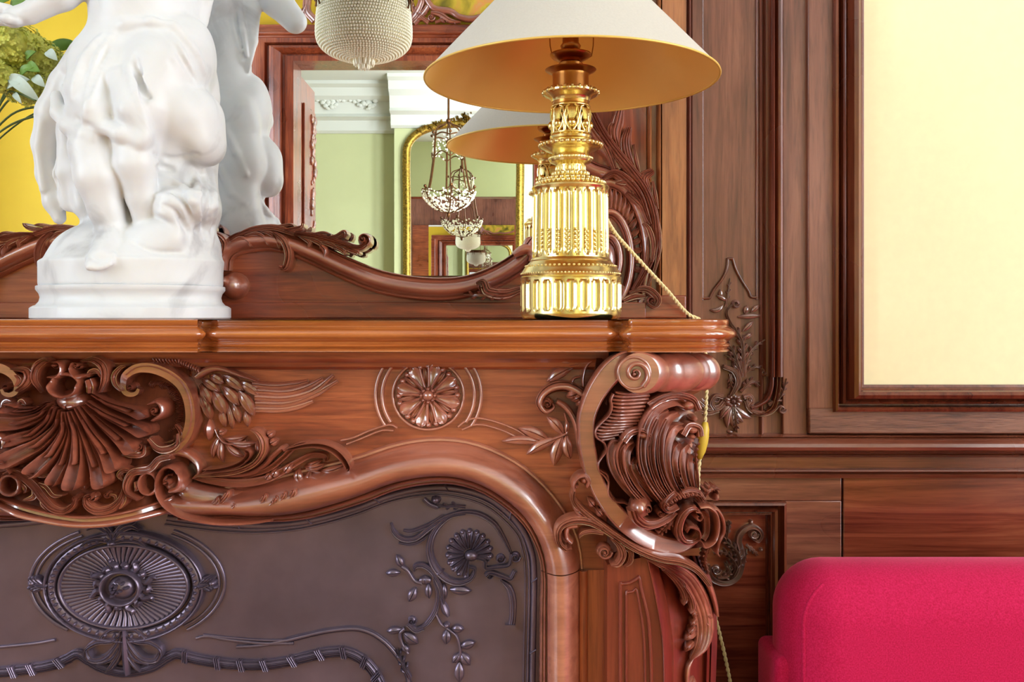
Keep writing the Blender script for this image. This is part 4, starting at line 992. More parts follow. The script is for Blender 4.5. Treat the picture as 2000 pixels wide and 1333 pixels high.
# upper left ribbon scroll and laurel on the frieze beside the console
mb = MB()
stroke(mb, [(600, 520), (540, 470), (430, 420), (300, 430), (200, 500), (170, 590), (230, 660), (300, 620), (290, 580)], [40, 52, 56, 50, 44, 40, 32, 22, 8], 34, FILLETS, sF, Z5)
stroke(mb, [(330, 560), (420, 620), (490, 720), (530, 850), (550, 1000), (590, 1200)], [30, 34, 30, 26, 22, 18], 30, ROUND, sF, Z5)
for a, b in (((540, 480), (420, 520)), ((580, 500), (470, 560)), ((600, 540), (520, 610))): leaf(mb, a, b, 44, 36, sF, Z5)
volute(mb, 240, 590, 80, 34, sF, Z5)
mb.build('ribbon_scroll', WC, MT, split=True)
mb = MB()
stroke(mb, [(820, 130), (700, 160), (620, 230), (590, 330), (590, 420)], 16, 16, ROUND, sF, Z5); stroke(mb, [(640, 190), (560, 200), (460, 220)], 14, 14, ROUND, sF, Z5); stroke(mb, [(560, 330), (500, 350), (470, 420)], 14, 14, ROUND, sF, Z5)
for a, b, w in (((520, 220), (240, 120), 44), ((490, 240), (240, 380), 50), ((560, 190), (700, 110), 26)): leaf(mb, a, b, w, 16, sF, Z5, bend=.06)
stroke(mb, [(430, 880), (340, 920), (200, 960), (60, 960)], 12, 12, ROUND, sF, Z5); stroke(mb, [(430, 880), (440, 800), (410, 680)], 12, 12, ROUND, sF, Z5)
for a, b, w in (((400, 890), (240, 720), 50), ((260, 950), (-40, 830), 50), ((200, 970), (-200, 960), 40), ((340, 930), (40, 1090), 46), ((390, 910), (310, 1200), 58), ((430, 900), (470, 1130), 50), ((420, 880), (430, 740), 24)): leaf(mb, a, b, w, 17, sF, Z5, bend=.06)
mb.build('laurel_sprig', WC, MT, split=True)
# lower part of the console: flank panel, bowed front
fl = [(1186, 1104), (1262, 1088), (1277, 1156), (1289, 1222), (1294, 1260), (1296, 1333), (1294, 1450), (1280, 1600), (1262, 1800), (1262, 2120), (1186, 2120)]
mb = MB(); prism(mb, fl, YK - .005, .06); LEG = mb.build('console_leg', WR, MT, angle=30)
mb = MB(); stroke(mb, [(1211, 1500), (1211, 1300), (1211, 1150), (1213, 1141), (1228, 1139), (1243, 1131), (1248, 1128), (1252, 1150), (1262, 1190), (1268, 1230), (1272, 1333), (1270, 1500)], 3.2, 6, ROUND, on(YK - .005), n=4)
stroke(mb, [(1223, 1500), (1223, 1300), (1223, 1165), (1225, 1158), (1236, 1156), (1243, 1152), (1250, 1190), (1257, 1240), (1260, 1333), (1258, 1500)], 2.4, 4, ROUND, on(YK - .005), n=4); mb.build('panel_bead', WR, LEG, split=True)
def bowl(y):    # left edge of the bowed front
    return np.interp(y, [1088, 1156, 1222, 1260, 1333, 1450, 1600, 1800, 2120], [1262, 1277, 1289, 1294, 1296, 1294, 1280, 1262, 1262])
def bowr(y):
    return np.interp(y, [1088, 1137, 1194, 1251, 1333, 1450, 1600, 1800, 2120], [1372, 1391, 1400, 1401, 1398, 1392, 1376, 1350, 1350])
mb = MB(); ys = np.linspace(1086, 2120, 46); us = [(0, -.006), (.005, -.012), (.02, -.014), (.17, -.013), (.185, -.004), (.2, .004), (.3, .004), (.78, .006), (.80, .0), (.82, -.006), (.86, -.006), (.88, .0), (.9, -.006), (1.0, -.008), (1.0, .10)]
v = []; nU = len(us)
def sFront(x, y): return YK + .002 + np.clip(np.asarray(x, float) - 1262, 0, 300) * .00062
for y in ys:
    l, r = bowl(y), bowr(y)
    for u, d in us:
        x = l + (r - l) * u; Y = float(YK + .002 + (x - l) * .00085) + d; v.append(P(x, y, Y))
f = [(i * nU + j, i * nU + j + 1, (i + 1) * nU + j + 1, (i + 1) * nU + j) for i in range(len(ys) - 1) for j in range(nU - 1)]
mb.add(v, f); mb.build('console_front', WR, LEG, angle=30)
mb = MB(); sf = lambda x, y: YK + .004 + np.clip(np.asarray(x, float) - 1285, 0, 300) * .0008
stroke(mb, [(880, -10), (1050, 60), (1200, 130), (1350, 240), (1450, 400), (1520, 580), (1540, 760), (1500, 920), (1400, 1070)], [20, 44, 70, 96, 110, 110, 100, 80, 16], [30, 30, 30, 30, 28, 28, 30, 32, 20], REED5, sf, Z7)
stroke(mb, [(1120, 130), (1230, 220), (1310, 330), (1340, 430), (1310, 490)], [30, 44, 46, 40, 14], 32, REED4, sf, Z7); stroke(mb, [(1320, 300), (1390, 420), (1410, 520), (1380, 570)], [24, 34, 34, 12], 36, REED3, sf, Z7)
stroke(mb, [(1240, 40), (1380, 90), (1500, 180), (1590, 320), (1640, 480), (1660, 600)], [16, 24, 30, 32, 28, 18], 34, ROUND, sf, Z7)
for a, b in (((1480, 560), (1420, 640)), ((1490, 650), (1400, 740)), ((1480, 720), (1380, 840)), ((1480, 800), (1340, 880)), ((1470, 880), (1340, 1000)), ((1540, 560), (1640, 640)), ((1530, 640), (1620, 720))): leaf(mb, a, b, 30, 27, sf, Z7, prof=REED3, bend=.15)
stroke(mb, [(1420, 1060), (1380, 1160), (1370, 1300), (1390, 1450)], [10, 24, 26, 20], 20, ROUND, sf, Z7); leaf(mb, (1380, 1450), (1440, 1260), 60, 22, sf, Z7, prof=REED4)
mb.build('acanthus_leaf', WC, LEG, split=True)

# ================================================================= cast metal fireplace cover
YS = 1.472
FS = thing('fireplace_cover', 'dark bronzed cast metal fireplace cover with an oval medallion and ribbon mouldings', 'fire screen', (XC, YS, 0))
mb = MB(); cF = pc(YS)
inn = [tuple(p) for p in (B_ + (B_ - A_) / np.linalg.norm(B_ - A_, axis=1)[:, None] * 2)]
hf = [p for p in inn if p[0] > 340 and p[1] < 2060]; pl = hf + [(1064, 2120)]
pl = pl + [(2 * cF - x, y) for x, y in pl[::-1]]
prism(mb, [((x - VX) * YF / YS + VX if False else x, y) for x, y in pl], YS, .012); mb.build('plate', IRON, FS, angle=30)
sI = on(YS); N = (740, 930, 3.306); R3 = (0, 960, 3.571); R4 = (560, 900, 3.079)
def ellipse(cx, cy, rx, ry, a0=0, a1=360, n=40, tilt=0):
    o = []
    for t in np.linspace(math.radians(a0), math.radians(a1), n, endpoint=abs(a1 - a0) < 359):
        x, y = rx * math.cos(t), ry * math.sin(t); o.append((cx + x * math.cos(tilt) - y * math.sin(tilt), cy + x * math.sin(tilt) + y * math.cos(tilt)))
    return o
mb = MB()
rim = [(330, 1010), (390, 1018), (450, 1024), (520, 1026), (600, 1018), (690, 995), (770, 966), (840, 953), (900, 956), (960, 976), (1010, 1020), (1036, 1070), (1043, 1130), (1040, 1300), (1038, 1500), (1038, 2100)]
stroke(mb, rim, 6, 10, ROUND, sI); stroke(mb, [(x - (9 if y > 1050 else 4), y + (8 if y < 1050 else 0)) for x, y in rim], 3, 6, ROUND, sI)
stroke(mb, [(x - (17 if y > 1050 else 8), y + (15 if y < 1050 else 0)) for x, y in rim], 2, 4, ROUND, sI)
stroke(mb, [(2 * cF - x, y) for x, y in rim], 6, 10, ROUND, sI)
Cx = resample(cr(rim, 8), 40)
for i in range(2, 38):
    t = Cx[min(39, i + 1)][:2] - Cx[i - 1][:2]; t /= np.linalg.norm(t); nn = np.array([-t[1], t[0]])
    if i % 3 == 0: stroke(mb, [tuple(Cx[i][:2] - nn * 6 - t * 4), tuple(Cx[i][:2] + nn * 6 + t * 4)], 2, 12, ROUND, sI)
mb.build('rim_moulding', IRON, FS, split=True)
mb = MB()
for rx, ry, w, h in ((490, 330, 12, 5), (462, 304, 10, 4)):
    stroke(mb, ellipse(900, 640, rx * 1.36, ry * 1.25, -62, 52, 26), w, h, ROUND, sI, R3); stroke(mb, ellipse(900, 640, rx * 1.40, ry * 1.25, 128, 240, 26), w, h, ROUND, sI, R3)
stroke(mb, [(1370, 1025), (1450, 1010), (1600, 1035), (1850, 1060), (2050, 1058)], 11, 5, ROUND, sI, R3); stroke(mb, [(1420, 1000), (1600, 1020), (1850, 1038), (2050, 1036)], 8, 4, ROUND, sI, R3)
stroke(mb, [(-200, 1100), (0, 1085), (250, 1060), (390, 1035)], 11, 5, ROUND, sI, R3)
stroke(mb, [(0, 1080), (120, 1050), (250, 1022), (400, 1008), (500, 1030), (580, 1080), (640, 1140), (690, 1210), (730, 1300), (745, 1400)], 16, 7, FILLETS, sI, R4)
stroke(mb, [(-300, 1120), (-150, 1110), (0, 1080)], 10, 5, ROUND, sI, R4)
mb.build('panel_line', IRON, FS, split=True)
mb = MB()
rb = [(-320, 1262), (-150, 1262), (0, 1258), (200, 1238), (380, 1205), (480, 1165), (550, 1132), (620, 1170), (720, 1225), (850, 1255), (960, 1248), (1080, 1215), (1170, 1160), (1240, 1130), (1330, 1155), (1450, 1180), (1650, 1205), (1850, 1205), (2000, 1185), (2150, 1150), (2280, 1122), (2420, 1120), (2540, 1180), (2630, 1290), (2680, 1420)]
stroke(mb, rb, 36, 11, [(-1, S), (-1, .5), (-.8, .65), (-.7, .45), (-.5, .8), (-.3, .95), (-.2, .75), (0, 1), (.2, .75), (.3, .95), (.5, .8), (.7, .45), (.8, .65), (1, .5), (1, S)], sI, R3, n=5)
Cx = resample(cr(rb, 6), 200)
for i in (14, 26, 34, 46, 104, 118, 128, 138, 150, 162, 172, 182, 190):
    t = Cx[i + 1][:2] - Cx[i - 1][:2]; t /= np.linalg.norm(t); nn = np.array([-t[1], t[0]])
    for o in (-14, 0, 14): stroke(mb, [tuple(Cx[i][:2] + t * (o - 12) - nn * 38), tuple(Cx[i][:2] + t * o), tuple(Cx[i][:2] + t * (o + 12) + nn * 38)], 7, 14, ROUND, sI, R3, n=3)
mb.build('ribbon_moulding', IRON, FS, split=True)
# medallion
mb = MB(); mc = (880, 655)
sweep(mb, [(*p, 34, 14) for p in ellipse(*mc, 505, 345, n=44)], ROUND, sI, R3, n=2, closed=True)
sweep(mb, [(*p, 12, 17) for p in ellipse(*mc, 548, 378, n=44)], ROUND, sI, R3, n=2, closed=True)
sweep(mb, [(*p, 14, 17) for p in ellipse(*mc, 445, 288, n=44)], ROUND, sI, R3, n=2, closed=True)
for i, p in enumerate(ellipse(*mc, 500, 340, n=52)): blob(mb, *p, 24, 17, 21, sI, R3, 8, 3, rot=i * .12)
mb.build('medallion_border', IRON, FS)
mb = MB()
for i, (pi_, po) in enumerate(zip(ellipse(860, 660, 150, 130, n=64), ellipse(*mc, 432, 278, n=64))):
    pm = ((pi_[0] + po[0]) / 2, (pi_[1] + po[1]) / 2); a = 2 * pi * i / 64
    sweep(mb, [(*pi_, 5, 4), (pm[0] + 8 * math.sin(5 * a), pm[1], 12, 6), (*po, 21, 12)], ROUND, sI, R3, n=4)
for i in range(16):
    a = 2 * pi * i / 16 + .1; r0, r1 = 140, 215 + 40 * (i % 2)
    q = lambda r, d: (860 + r * math.cos(a + d), 660 + r * .82 * math.sin(a + d))
    sweep(mb, [(*q(r0, 0), 24, 10), (*q(r0 + 40, .08), 22, 14), (*q(r1 - 30, -.08), 16, 12), (*q(r1, .06), 3, 5)], RIDGE, sI, R3, n=4)
blob(mb, 860, 660, 180, 150, 10, sI, R3, 30); sweep(mb, [(*p, 16, 22) for p in ellipse(862, 662, 132, 114, n=30)], ROUND, sI, R3, n=2, closed=True)
blob(mb, 865, 660, 105, 90, 24, sI, R3, 24)
R = random.Random(2)
for i in range(16):
    a = R.uniform(0, 6.3); r = 60 * math.sqrt(R.random()); blob(mb, 862 + r * math.cos(a), 665 + r * math.sin(a), 20, 18, 33, sI, R3, 8, 3)
mb.build('medallion', IRON, FS)
mb = MB()
for sx in (1, -1):
    cxm = 880
    def X_(x): return cxm + sx * (x - cxm)
    for pts, w in (([(890, 960), (930, 1060), (1010, 1150), (1100, 1160), (1130, 1090), (1060, 1040)], 26), ([(890, 980), (960, 1030), (1060, 1040), (1130, 1080), (1150, 1130)], 24), ([(890, 1000), (910, 1120), (960, 1200), (1000, 1240)], 24), ([(900, 1060), (960, 1150), (1060, 1190)], 22), ([(880, 950), (960, 950), (1030, 1010), (1000, 1040)], 22)):
        stroke(mb, [(X_(x), y) for x, y in pts], w, 18, REED3, sI, R3, taper=(.6, .3))
    for pts, w in (([(880, 330), (930, 270), (1000, 240), (1060, 260)], 24), ([(880, 340), (900, 280), (950, 230), (1020, 220)], 22), ([(880, 350), (960, 330), (1050, 340), (1110, 380)], 24)):
        stroke(mb, [(X_(x) - 70, y) for x, y in pts], w, 18, REED3, sI, R3, taper=(.6, .3))
    fx = 1390 if sx == 1 else 350
    frond(mb, [(fx, 655), (fx + sx * 60, 640), (fx + sx * 110, 630)], 90, 20, sI, R3, lobes=3); blob(mb, fx + sx * 105, 628, 34, 28, 20, sI, R3)
stroke(mb, [(890, 950), (895, 1060), (905, 1200), (910, 1260)], 30, 22, RIDGE, sI, R3, taper=(.6, .6)); blob(mb, 800, 350, 40, 30, 24, sI, R3)
mb.build('medallion_leaf', IRON, FS, split=True)
# corner ornament
mb = MB()
stroke(mb, [(80, 300), (100, 360), (160, 405), (240, 400), (320, 340), (420, 270), (540, 232), (650, 245), (750, 310), (810, 410), (850, 490)], [6, 16, 20, 20, 20, 16, 14, 18, 18, 16, 10], 12, REED3, sI, N)
stroke(mb, [(160, 350), (220, 355), (330, 310), (420, 250)], 15, 10, REED3, sI, N, taper=(.6, .4)); stroke(mb, [(130, 430), (200, 440), (270, 420), (330, 370)], 13, 9, REED3, sI, N, taper=(.4, .4))
stroke(mb, [(560, 240), (460, 260), (370, 340), (330, 450), (350, 560), (420, 650), (510, 685), (590, 660), (620, 600), (580, 580)], [10, 16, 22, 24, 26, 26, 24, 18, 14, 8], 13, REED3, sI, N)
for i in range(15):
    a = math.radians(100 + i * 19); c = (585, 500)
    p0 = (c[0] + 36 * math.cos(a), c[1] + 36 * math.sin(a)); p1 = (c[0] + 140 * math.cos(a), c[1] + 140 * math.sin(a) * 1.05)
    sweep(mb, [(*p0, 6, 8), ((p0[0] + p1[0]) / 2, (p0[1] + p1[1]) / 2, 14, 13), (*p1, 20, 9)], CUP, sI, N, n=4); blob(mb, *p1, 19, 19, 9, sI, N, 8, 3)
blob(mb, 600, 510, 50, 40, 16, sI, N)
stroke(mb, [(600, 520), (680, 540), (690, 590), (760, 585), (840, 570), (860, 500)], 14, 12, REED3, sI, N); volute(mb, 690, 530, 30, 12, sI, N); volute(mb, 785, 530, 36, 14, sI, N); volute(mb, 880, 520, 40, 14, sI, N)
stroke(mb, [(690, 640), (720, 620), (790, 640), (850, 660), (880, 610)], 16, 12, REED3, sI, N); volute(mb, 715, 640, 28, 12, sI, N)
stroke(mb, [(790, 670), (840, 720), (865, 800), (865, 900), (855, 970)], [10, 22, 24, 22, 22], 10, REED3, sI, N); stroke(mb, [(815, 965), (880, 965)], 16, 12, FLAT, sI, N)
frond(mb, [(560, 200), (480, 190), (400, 190), (350, 150)], 40, 14, sI, N, lobes=3); blob(mb, 370, 150, 34, 30, 16, sI, N); stroke(mb, [(290, 145), (330, 180), (380, 200)], 14, 10, LEAF, sI, N)
mb.build('corner_scroll', IRON, FS, split=True)
mb = MB()
stroke(mb, [(230, 610), (240, 580), (290, 575), (350, 620), (400, 720), (420, 820)], [10, 18, 20, 20, 18, 10], 12, REED3, sI, N); stroke(mb, [(355, 640), (385, 760), (370, 860), (320, 940), (270, 980)], [14, 18, 18, 16, 12], 11, REED3, sI, N)
leaf(mb, (360, 640), (425, 600), 14, 12, sI, N); stroke(mb, [(400, 780), (430, 860), (450, 900)], [10, 24, 10], 12, RIDGE, sI, N); stroke(mb, [(280, 690), (230, 670), (190, 610), (150, 580)], 13, 10, ROUND, sI, N)
for a, b, w in (((160, 590), (115, 505), 24), ((140, 620), (45, 625), 22), ((240, 720), (195, 810), 28), ((320, 690), (325, 790), 22), ((300, 640), (300, 700), 40), ((420, 690), (435, 790), 16), ((460, 730), (600, 740), 26)): leaf(mb, a, b, w, 11, sI, N)
volute(mb, 215, 930, 34, 14, sI, N); stroke(mb, [(190, 950), (240, 990), (290, 975)], 20, 13, REED3, sI, N)
stroke(mb, [(170, 980), (140, 1010), (150, 1070), (190, 1140)], 12, 10, ROUND, sI, N)
for a, b, w in (((150, 985), (50, 1000), 22), ((160, 1010), (255, 1080), 32), ((150, 1080), (200, 1140), 20)): leaf(mb, a, b, w, 11, sI, N)
stroke(mb, [(370, 890), (400, 950), (440, 980), (500, 1030), (525, 1110), (525, 1170)], 9, 8, ROUND, sI, N)
for a, b, w in (((440, 990), (435, 1085), 28), ((470, 980), (550, 985), 24), ((525, 1100), (625, 1070), 26), ((525, 1140), (475, 1205), 22), ((530, 1140), (590, 1220), 28), ((520, 1200), (520, 1330), 30)): leaf(mb, a, b, w, 10, sI, N)
blob(mb, 440, 960, 22, 22, 12, sI, N); frond(mb, [(200, 1300), (160, 1210), (120, 1110)], 50, 12, sI, N, lobes=3)
mb.build('leaf_spray', IRON, FS, split=True)

# ================================================================= overmantel with the large mirror
OM = thing('overmantel', 'walnut overmantel with a large mirror above a carved wavy moulding', 'mirror', (XC, 1.72, ZT))
mb = MB(); box(mb, -1.42, .19, MIRROR_Y, MIRROR_Y + .006, ZT + .08, 2.9); mb.build('mirror_glass', GLASSM, OM, smooth=False)
mb = MB(); box(mb, -1.72, .33, MIRROR_Y + .006, YB - .002, ZT + .0005, 2.9); mb.build('back_board', WX, OM, smooth=False)
R5 = (400, 400, 2.222); YO = 1.688; sO = on(YO); Z8 = (400, 420, 5.556)
up = [(404, 470), (420, 468), (450, 470), (500, 472), (530, 478), (580, 492), (640, 515), (700, 540), (760, 556), (830, 562), (900, 556), (960, 535), (1010, 508), (1050, 485), (1090, 470)]
low = [(1150, 500), (1220, 560), (1255, 600), (1262, 622)]
cm = pc(YO)
pl = up + low; pl = pl + [(2 * cm - x, y) for x, y in pl[::-1]]
mb = MB(); prism(mb, pl, YO, .024); mb.build('apron_board', WX, OM, angle=30)
mb = MB(); pbox(mb, 2 * cm - 1262, 1262, 591, 622.3, YO - .012, .02); mb.build('plinth_rail', WX, OM, bevel=.002)
ce = [(445, 530), (444, 505), (455, 486), (480, 474), (530, 470), (575, 480), (620, 499), (680, 527), (740, 550), (800, 562), (860, 566), (910, 561), (960, 545), (1005, 520), (1035, 494)]
wd = [9, 14, 19, 22, 22, 22, 22, 22.5, 23, 23, 23, 22, 22, 22, 22]
OV = [(-1, S), (-1, .35), (-.93, .5), (-.86, .4), (-.8, .28), (-.72, .42), (-.6, .46), (-.55, .55), (-.4, .8), (-.15, .97), (.1, 1), (.35, .86), (.55, .55), (.6, .36), (.68, .3), (.74, .42), (.84, .46), (.94, .36), (1, .2), (1, S)]
def om_mould(mb, fl):
    r = [((2 * cm - x if fl else x), y, w, 38) for (x, y), w in zip(ce, wd)]
    sweep(mb, r, [( -u, v) for u, v in OV][::-1] if fl else OV, sO, n=8)
mb = MB(); om_mould(mb, False); om_mould(mb, True); mb.build('wave_moulding', WC, OM, angle=60)
def omc(mb, sx):
    def m(pts): return [((p[0], p[1]) if sx == 1 else (2 * ((cm - 400) * 5.556) - p[0], p[1])) for p in pts]
    def s_(pts, w, h, pr=ROUND, tp=None): stroke(mb, m(pts), w, h, pr, sO, Z8, taper=tp)
    c = m([(340, 770)])[0]; blob(mb, *c, 150, 150, 46, sO, Z8, 24, 8); blob(mb, *m([(290, 730)])[0], 70, 80, 56, sO, Z8)
    s_([(320, 290), (450, 210), (600, 160), (780, 150), (900, 180), (1010, 220)], [10, 26, 36, 40, 40, 30], 40, REED4)
    s_([(780, 150), (880, 130), (960, 120), (1000, 130)], 22, 38, REED3, (.6, .4)); s_([(900, 180), (1000, 170), (1080, 150), (1105, 110)], 30, 42, REED4, (.6, .4))
    for p in ([(340, 300), (430, 270), (520, 300), (545, 360)], [(480, 240), (600, 220), (680, 260), (730, 340)], [(640, 190), (760, 220), (830, 300), (850, 380)], [(1050, 240), (1120, 270), (1170, 310), (1160, 370)], [(1130, 260), (1220, 290), (1290, 330), (1290, 380)], [(1280, 310), (1380, 330), (1440, 360), (1450, 390)], [(1400, 340), (1480, 370), (1540, 410), (1540, 445)], [(1500, 360), (1600, 390), (1680, 420), (1690, 440)]):
        s_(p, [10, 34, 34, 10], 40, REED3)
    s_([(800, 210), (890, 280), (940, 380), (950, 480), (920, 580), (870, 590)], [20, 46, 50, 48, 42, 20], 50, REED4); blob(mb, *m([(880, 575)])[0], 46, 36, 52, sO, Z8)
    s_([(1030, 220), (1200, 240), (1400, 290), (1560, 340), (1680, 370), (1760, 340), (1800, 270)], [20, 44, 46, 42, 38, 34, 26], 44, REED5)
    s_([(1200, 220), (1320, 210), (1400, 230)], [16, 26, 10], 38, REED3); s_([(1340, 270), (1460, 250), (1540, 210), (1540, 270)], [20, 36, 40, 14], 42, REED4)
    c = m([(1750, 280)])[0]; volute(mb, *c, 92, 56, sO, Z8, turns=1.3, a0=60, dirn=-sx)
    s_([(1300, 350), (1340, 400), (1330, 470)], [30, 36, 10], 42, LEAF)
mb = MB(); omc(mb, 1); mb.build('acanthus_carving', WC, OM, split=True)
mb = MB(); omc(mb, -1); mb.build('acanthus_carving', WC, OM, split=True)
mb = MB()
stroke(mb, [(100, 120), (120, 200), (220, 260), (270, 340), (240, 450), (170, 520)], 44, 44, REED4, sO, Z8, taper=(.4, .3)); volute(mb, 180, 320, 90, 50, sO, Z8); leaf(mb, (120, 230), (95, 80), 34, 40, sO, Z8); volute(mb, 170, 440, 70, 40, sO, Z8)
mb.build('crest_scroll', WC, OM, split=True)
mb = MB()
frond(mb, [(1350, 385), (1280, 392), (1200, 395), (1125, 392)], 40, 44, sO, R5, lobes=4); stroke(mb, [(1370, 370), (1300, 390), (1230, 380), (1210, 340), (1180, 345)], [16, 26, 26, 20, 8], 50, REED4, sO, R5); volute(mb, 1205, 360, 24, 48, sO, R5)
stroke(mb, [(1340, 225), (1375, 205), (1405, 200), (1425, 225), (1415, 255)], [16, 24, 28, 26, 16], 56, ROUND, sO, R5); leaf(mb, (1380, 200), (1425, 140), 20, 46, sO, R5)
mb.build('foot_leaf', WC, OM, split=True)
# right spandrel, stile and big acanthus
YP = 1.703; sP = on(YP)
mb = MB(); prism(mb, [(1262, 622), (1262, -500), (1140, -500), (1146, 100), (1140, 260), (1120, 380), (1085, 470), (1060, 560), (1060, 622)], YP, .012); mb.build('spandrel', WZ, OM, smooth=False)
mb = MB(); vmould(mb, [(1258, 0), (1258, .012)] + bead(1261, 1270, .012, .03) + [(1273, .012), (1280, .012)] + bead(1280, 1287, .012, .034) + [(1288, .03), (1334, .03), (1336, .0)], 1.72, -480, 578); mb.build('stile', WZL, OM, angle=30)
mb = MB(); pbox(mb, 1254, 1341, 577, 622.3, 1.685, .08); mb.build('stile_plinth', WX, OM, bevel=.003)
A4 = (1100, 220, 3.333)
mb = MB()
def av(pts, w, h, pr=REED4, tp=(.5, .3)): stroke(mb, pts, w, h, pr, sP, A4, taper=tp)
av([(160, -40), (200, 60), (260, 170), (340, 280), (430, 390), (510, 500), (560, 620), (585, 760), (575, 900), (530, 1020), (450, 1160)], 40, 40, REED5, (.7, .5))
av([(490, 560), (570, 640), (605, 760), (610, 880), (590, 1000), (540, 1130)], 24, 34, REED3)
av([(350, 250), (330, 150), (350, 60), (370, -40)], 44, 32, REED4, (.4, .5)); av([(300, 200), (300, 110), (340, 70)], 24, 30, REED3)
av([(470, 430), (420, 310), (400, 200), (420, 110)], 44, 30, REED5, (.4, .5)); av([(490, 430), (460, 320), (450, 220)], 24, 30, REED3)
av([(580, 620), (530, 520), (510, 440), (570, 390)], 46, 36, REED5, (.4, .5)); av([(600, 640), (580, 540), (570, 460)], 24, 36, REED3)
av([(540, 720), (480, 560), (400, 460), (320, 410), (240, 450)], 40, 46, REED5, (.5, .3)); av([(550, 740), (500, 620), (440, 560), (400, 530)], 30, 44, REED4); av([(440, 470), (380, 470), (330, 470)], 26, 44, REED3)
av([(330, 380), (280, 240), (200, 130), (150, 60)], 34, 34, REED4); av([(560, 980), (565, 860), (540, 770), (505, 730)], 26, 46, REED3); av([(530, 1000), (540, 900), (530, 820)], 16, 40, REED3)
av([(420, 1180), (500, 1150), (560, 1170), (600, 1220), (580, 1260), (540, 1240)], 30, 44, REED4, (.5, .5)); av([(380, 1230), (450, 1200), (520, 1200)], 30, 36, REED3, (.6, .4)); volute(mb, 560, 1225, 44, 46, sP, A4)
mb.build('acanthus_scroll', WC, OM, split=True)
mb = MB()
for rx, ry, w, h in ((250, 500, 40, 24), (150, 310, 30, 26), (75, 150, 26, 30)):
    pts = ellipse(290, 960, rx, ry, -95, 40 if ry > 400 else 95, 18)
    stroke(mb, pts, w, h, FILLETS, sP, A4)
for i in range(12):
    a = math.radians(-88 + i * 9); p0 = (290 + 150 * math.cos(a), 950 + 300 * math.sin(a)); p1 = (290 + 225 * math.cos(a), 950 + 470 * math.sin(a)); leaf(mb, p0, p1, 20, 18, sP, A4, prof=CUP)
blob(mb, 290, 960, 60, 120, 26, sP, A4)
mb.build('oval_scroll', WC, OM, split=True)
mb = MB(); av([(100, 330), (200, 380), (270, 400), (340, 420)], 50, 22, FILLETS, (1, .6)); av([(240, 240), (320, 320), (360, 380)], 26, 24, ROUND, (1, 1)); mb.build('mirror_edge', WC, OM, split=True)
# ================================================================= gilt bronze table lamp
YL = 1.43; kL = YL / F; LC = (X_at(1114.5, YL), YL)
def zl(py): return ZC - (py - HY) * kL
LP = thing('table_lamp', 'gilt bronze fluted column lamp with wide conical shade on the right of the shelf', 'lamp', (LC[0], LC[1], ZT))
def lp(name, mat, prof, seg=96, fr=None, parent=None, angle=35, extra=None):
    mb = MB(); lathe(mb, [(r * kL, zl(y)) for r, y in prof], LC, seg, fr)
    if extra: extra(mb)
    return mb.build(name, mat, parent or LP, angle=angle)
def ringbeads(mb, n, r, y, br, sz=1.0, ph=0):
    for i in range(n):
        a = 2 * pi * (i + ph) / n; ball(mb, (LC[0] + r * kL * math.cos(a), LC[1] + r * kL * math.sin(a), zl(y)), br * kL, 7, 5, (1, 1, sz))
def flute(nf, ya, yb, depth, yo=0):
    zb, za = zl(ya), zl(yb)
    def fn(r, z, a):
        if not (zb < z < za): return r
        u = (a * nf / (2 * pi) + yo) % 1.0
        e = min(za - z, z - zb) / (6 * kL)
        w = .36 * min(1, math.sqrt(max(0, e)))
        d = abs(u - .5)
        return r - depth * kL * math.sqrt(max(0, 1 - (d / max(w, 1e-4)) ** 2)) if d < w else r
    return fn
def wheat(mb, nf, r, y0, y1, yo=0, br=2.0):
    """ears of corn standing in the flutes"""
    for i in range(nf):
        a = 2 * pi * (i + .5 - yo) / nf
        for q in range(int((y1 - y0) / 8)):
            y = y0 + 8 * q
            for s in (-1, 1):
                aa = a + s * 2.3 / r; ball(mb, (LC[0] + (r - 2.6) * kL * math.cos(aa), LC[1] + (r - 2.6) * kL * math.sin(aa), zl(y + 2 * s)), br * kL, 6, 5, (1, 1, 1.8))
ys_ = [y for y in np.linspace(618, 543, 26)]
base_y = ZC - ZT
def yz(z): return HY + (ZC - z) / kL
yb0 = yz(ZT)
FT = lp('foot', GOLD, [(0, yb0 - .3), (90, yb0 - .3), (94, yb0 - 2), (97, yb0 - 6), (98, yb0 - 10)] + [(98, y) for y in np.linspace(612, 546, 24)] + [(98.5, 543), (96, 541), (97, 538), (97.5, 535), (95, 532), (92, 527), (88, 521), (82, 515), (79, 512), (0, 512)], 288, flute(26, 608, 549, 5.0, .25))
mb = MB(); wheat(mb, 26, 97.5, 556, 606, .25 + .5, 1.9); ringbeads(mb, 90, 96.5, 536, 2.0); ringbeads(mb, 60, 88, 521, 2.6, .7); mb.build('foot_ornament', GOLDR, FT)
CL = lp('column', GOLD, [(0, 513), (78, 513), (79, 510), (77, 507), (75, 505)] + [(75 - (505 - y) * .012, y) for y in np.linspace(503, 374, 34)] + [(74.5, 372), (76, 369), (75, 366), (72, 364), (68, 360), (60, 356), (52, 352), (46, 348), (0, 348)], 288, flute(24, 500, 377, 5.0, .1))
mb = MB(); wheat(mb, 24, 73.5, 456, 498, .1, 1.9); mb.build('wheat_ornament', GOLDR, CL); mb = MB(); ringbeads(mb, 44, 66, 359, 4.0, 1.0); ringbeads(mb, 32, 54, 352, 4.0); mb.build('column_ornament', GOLDR, CL)
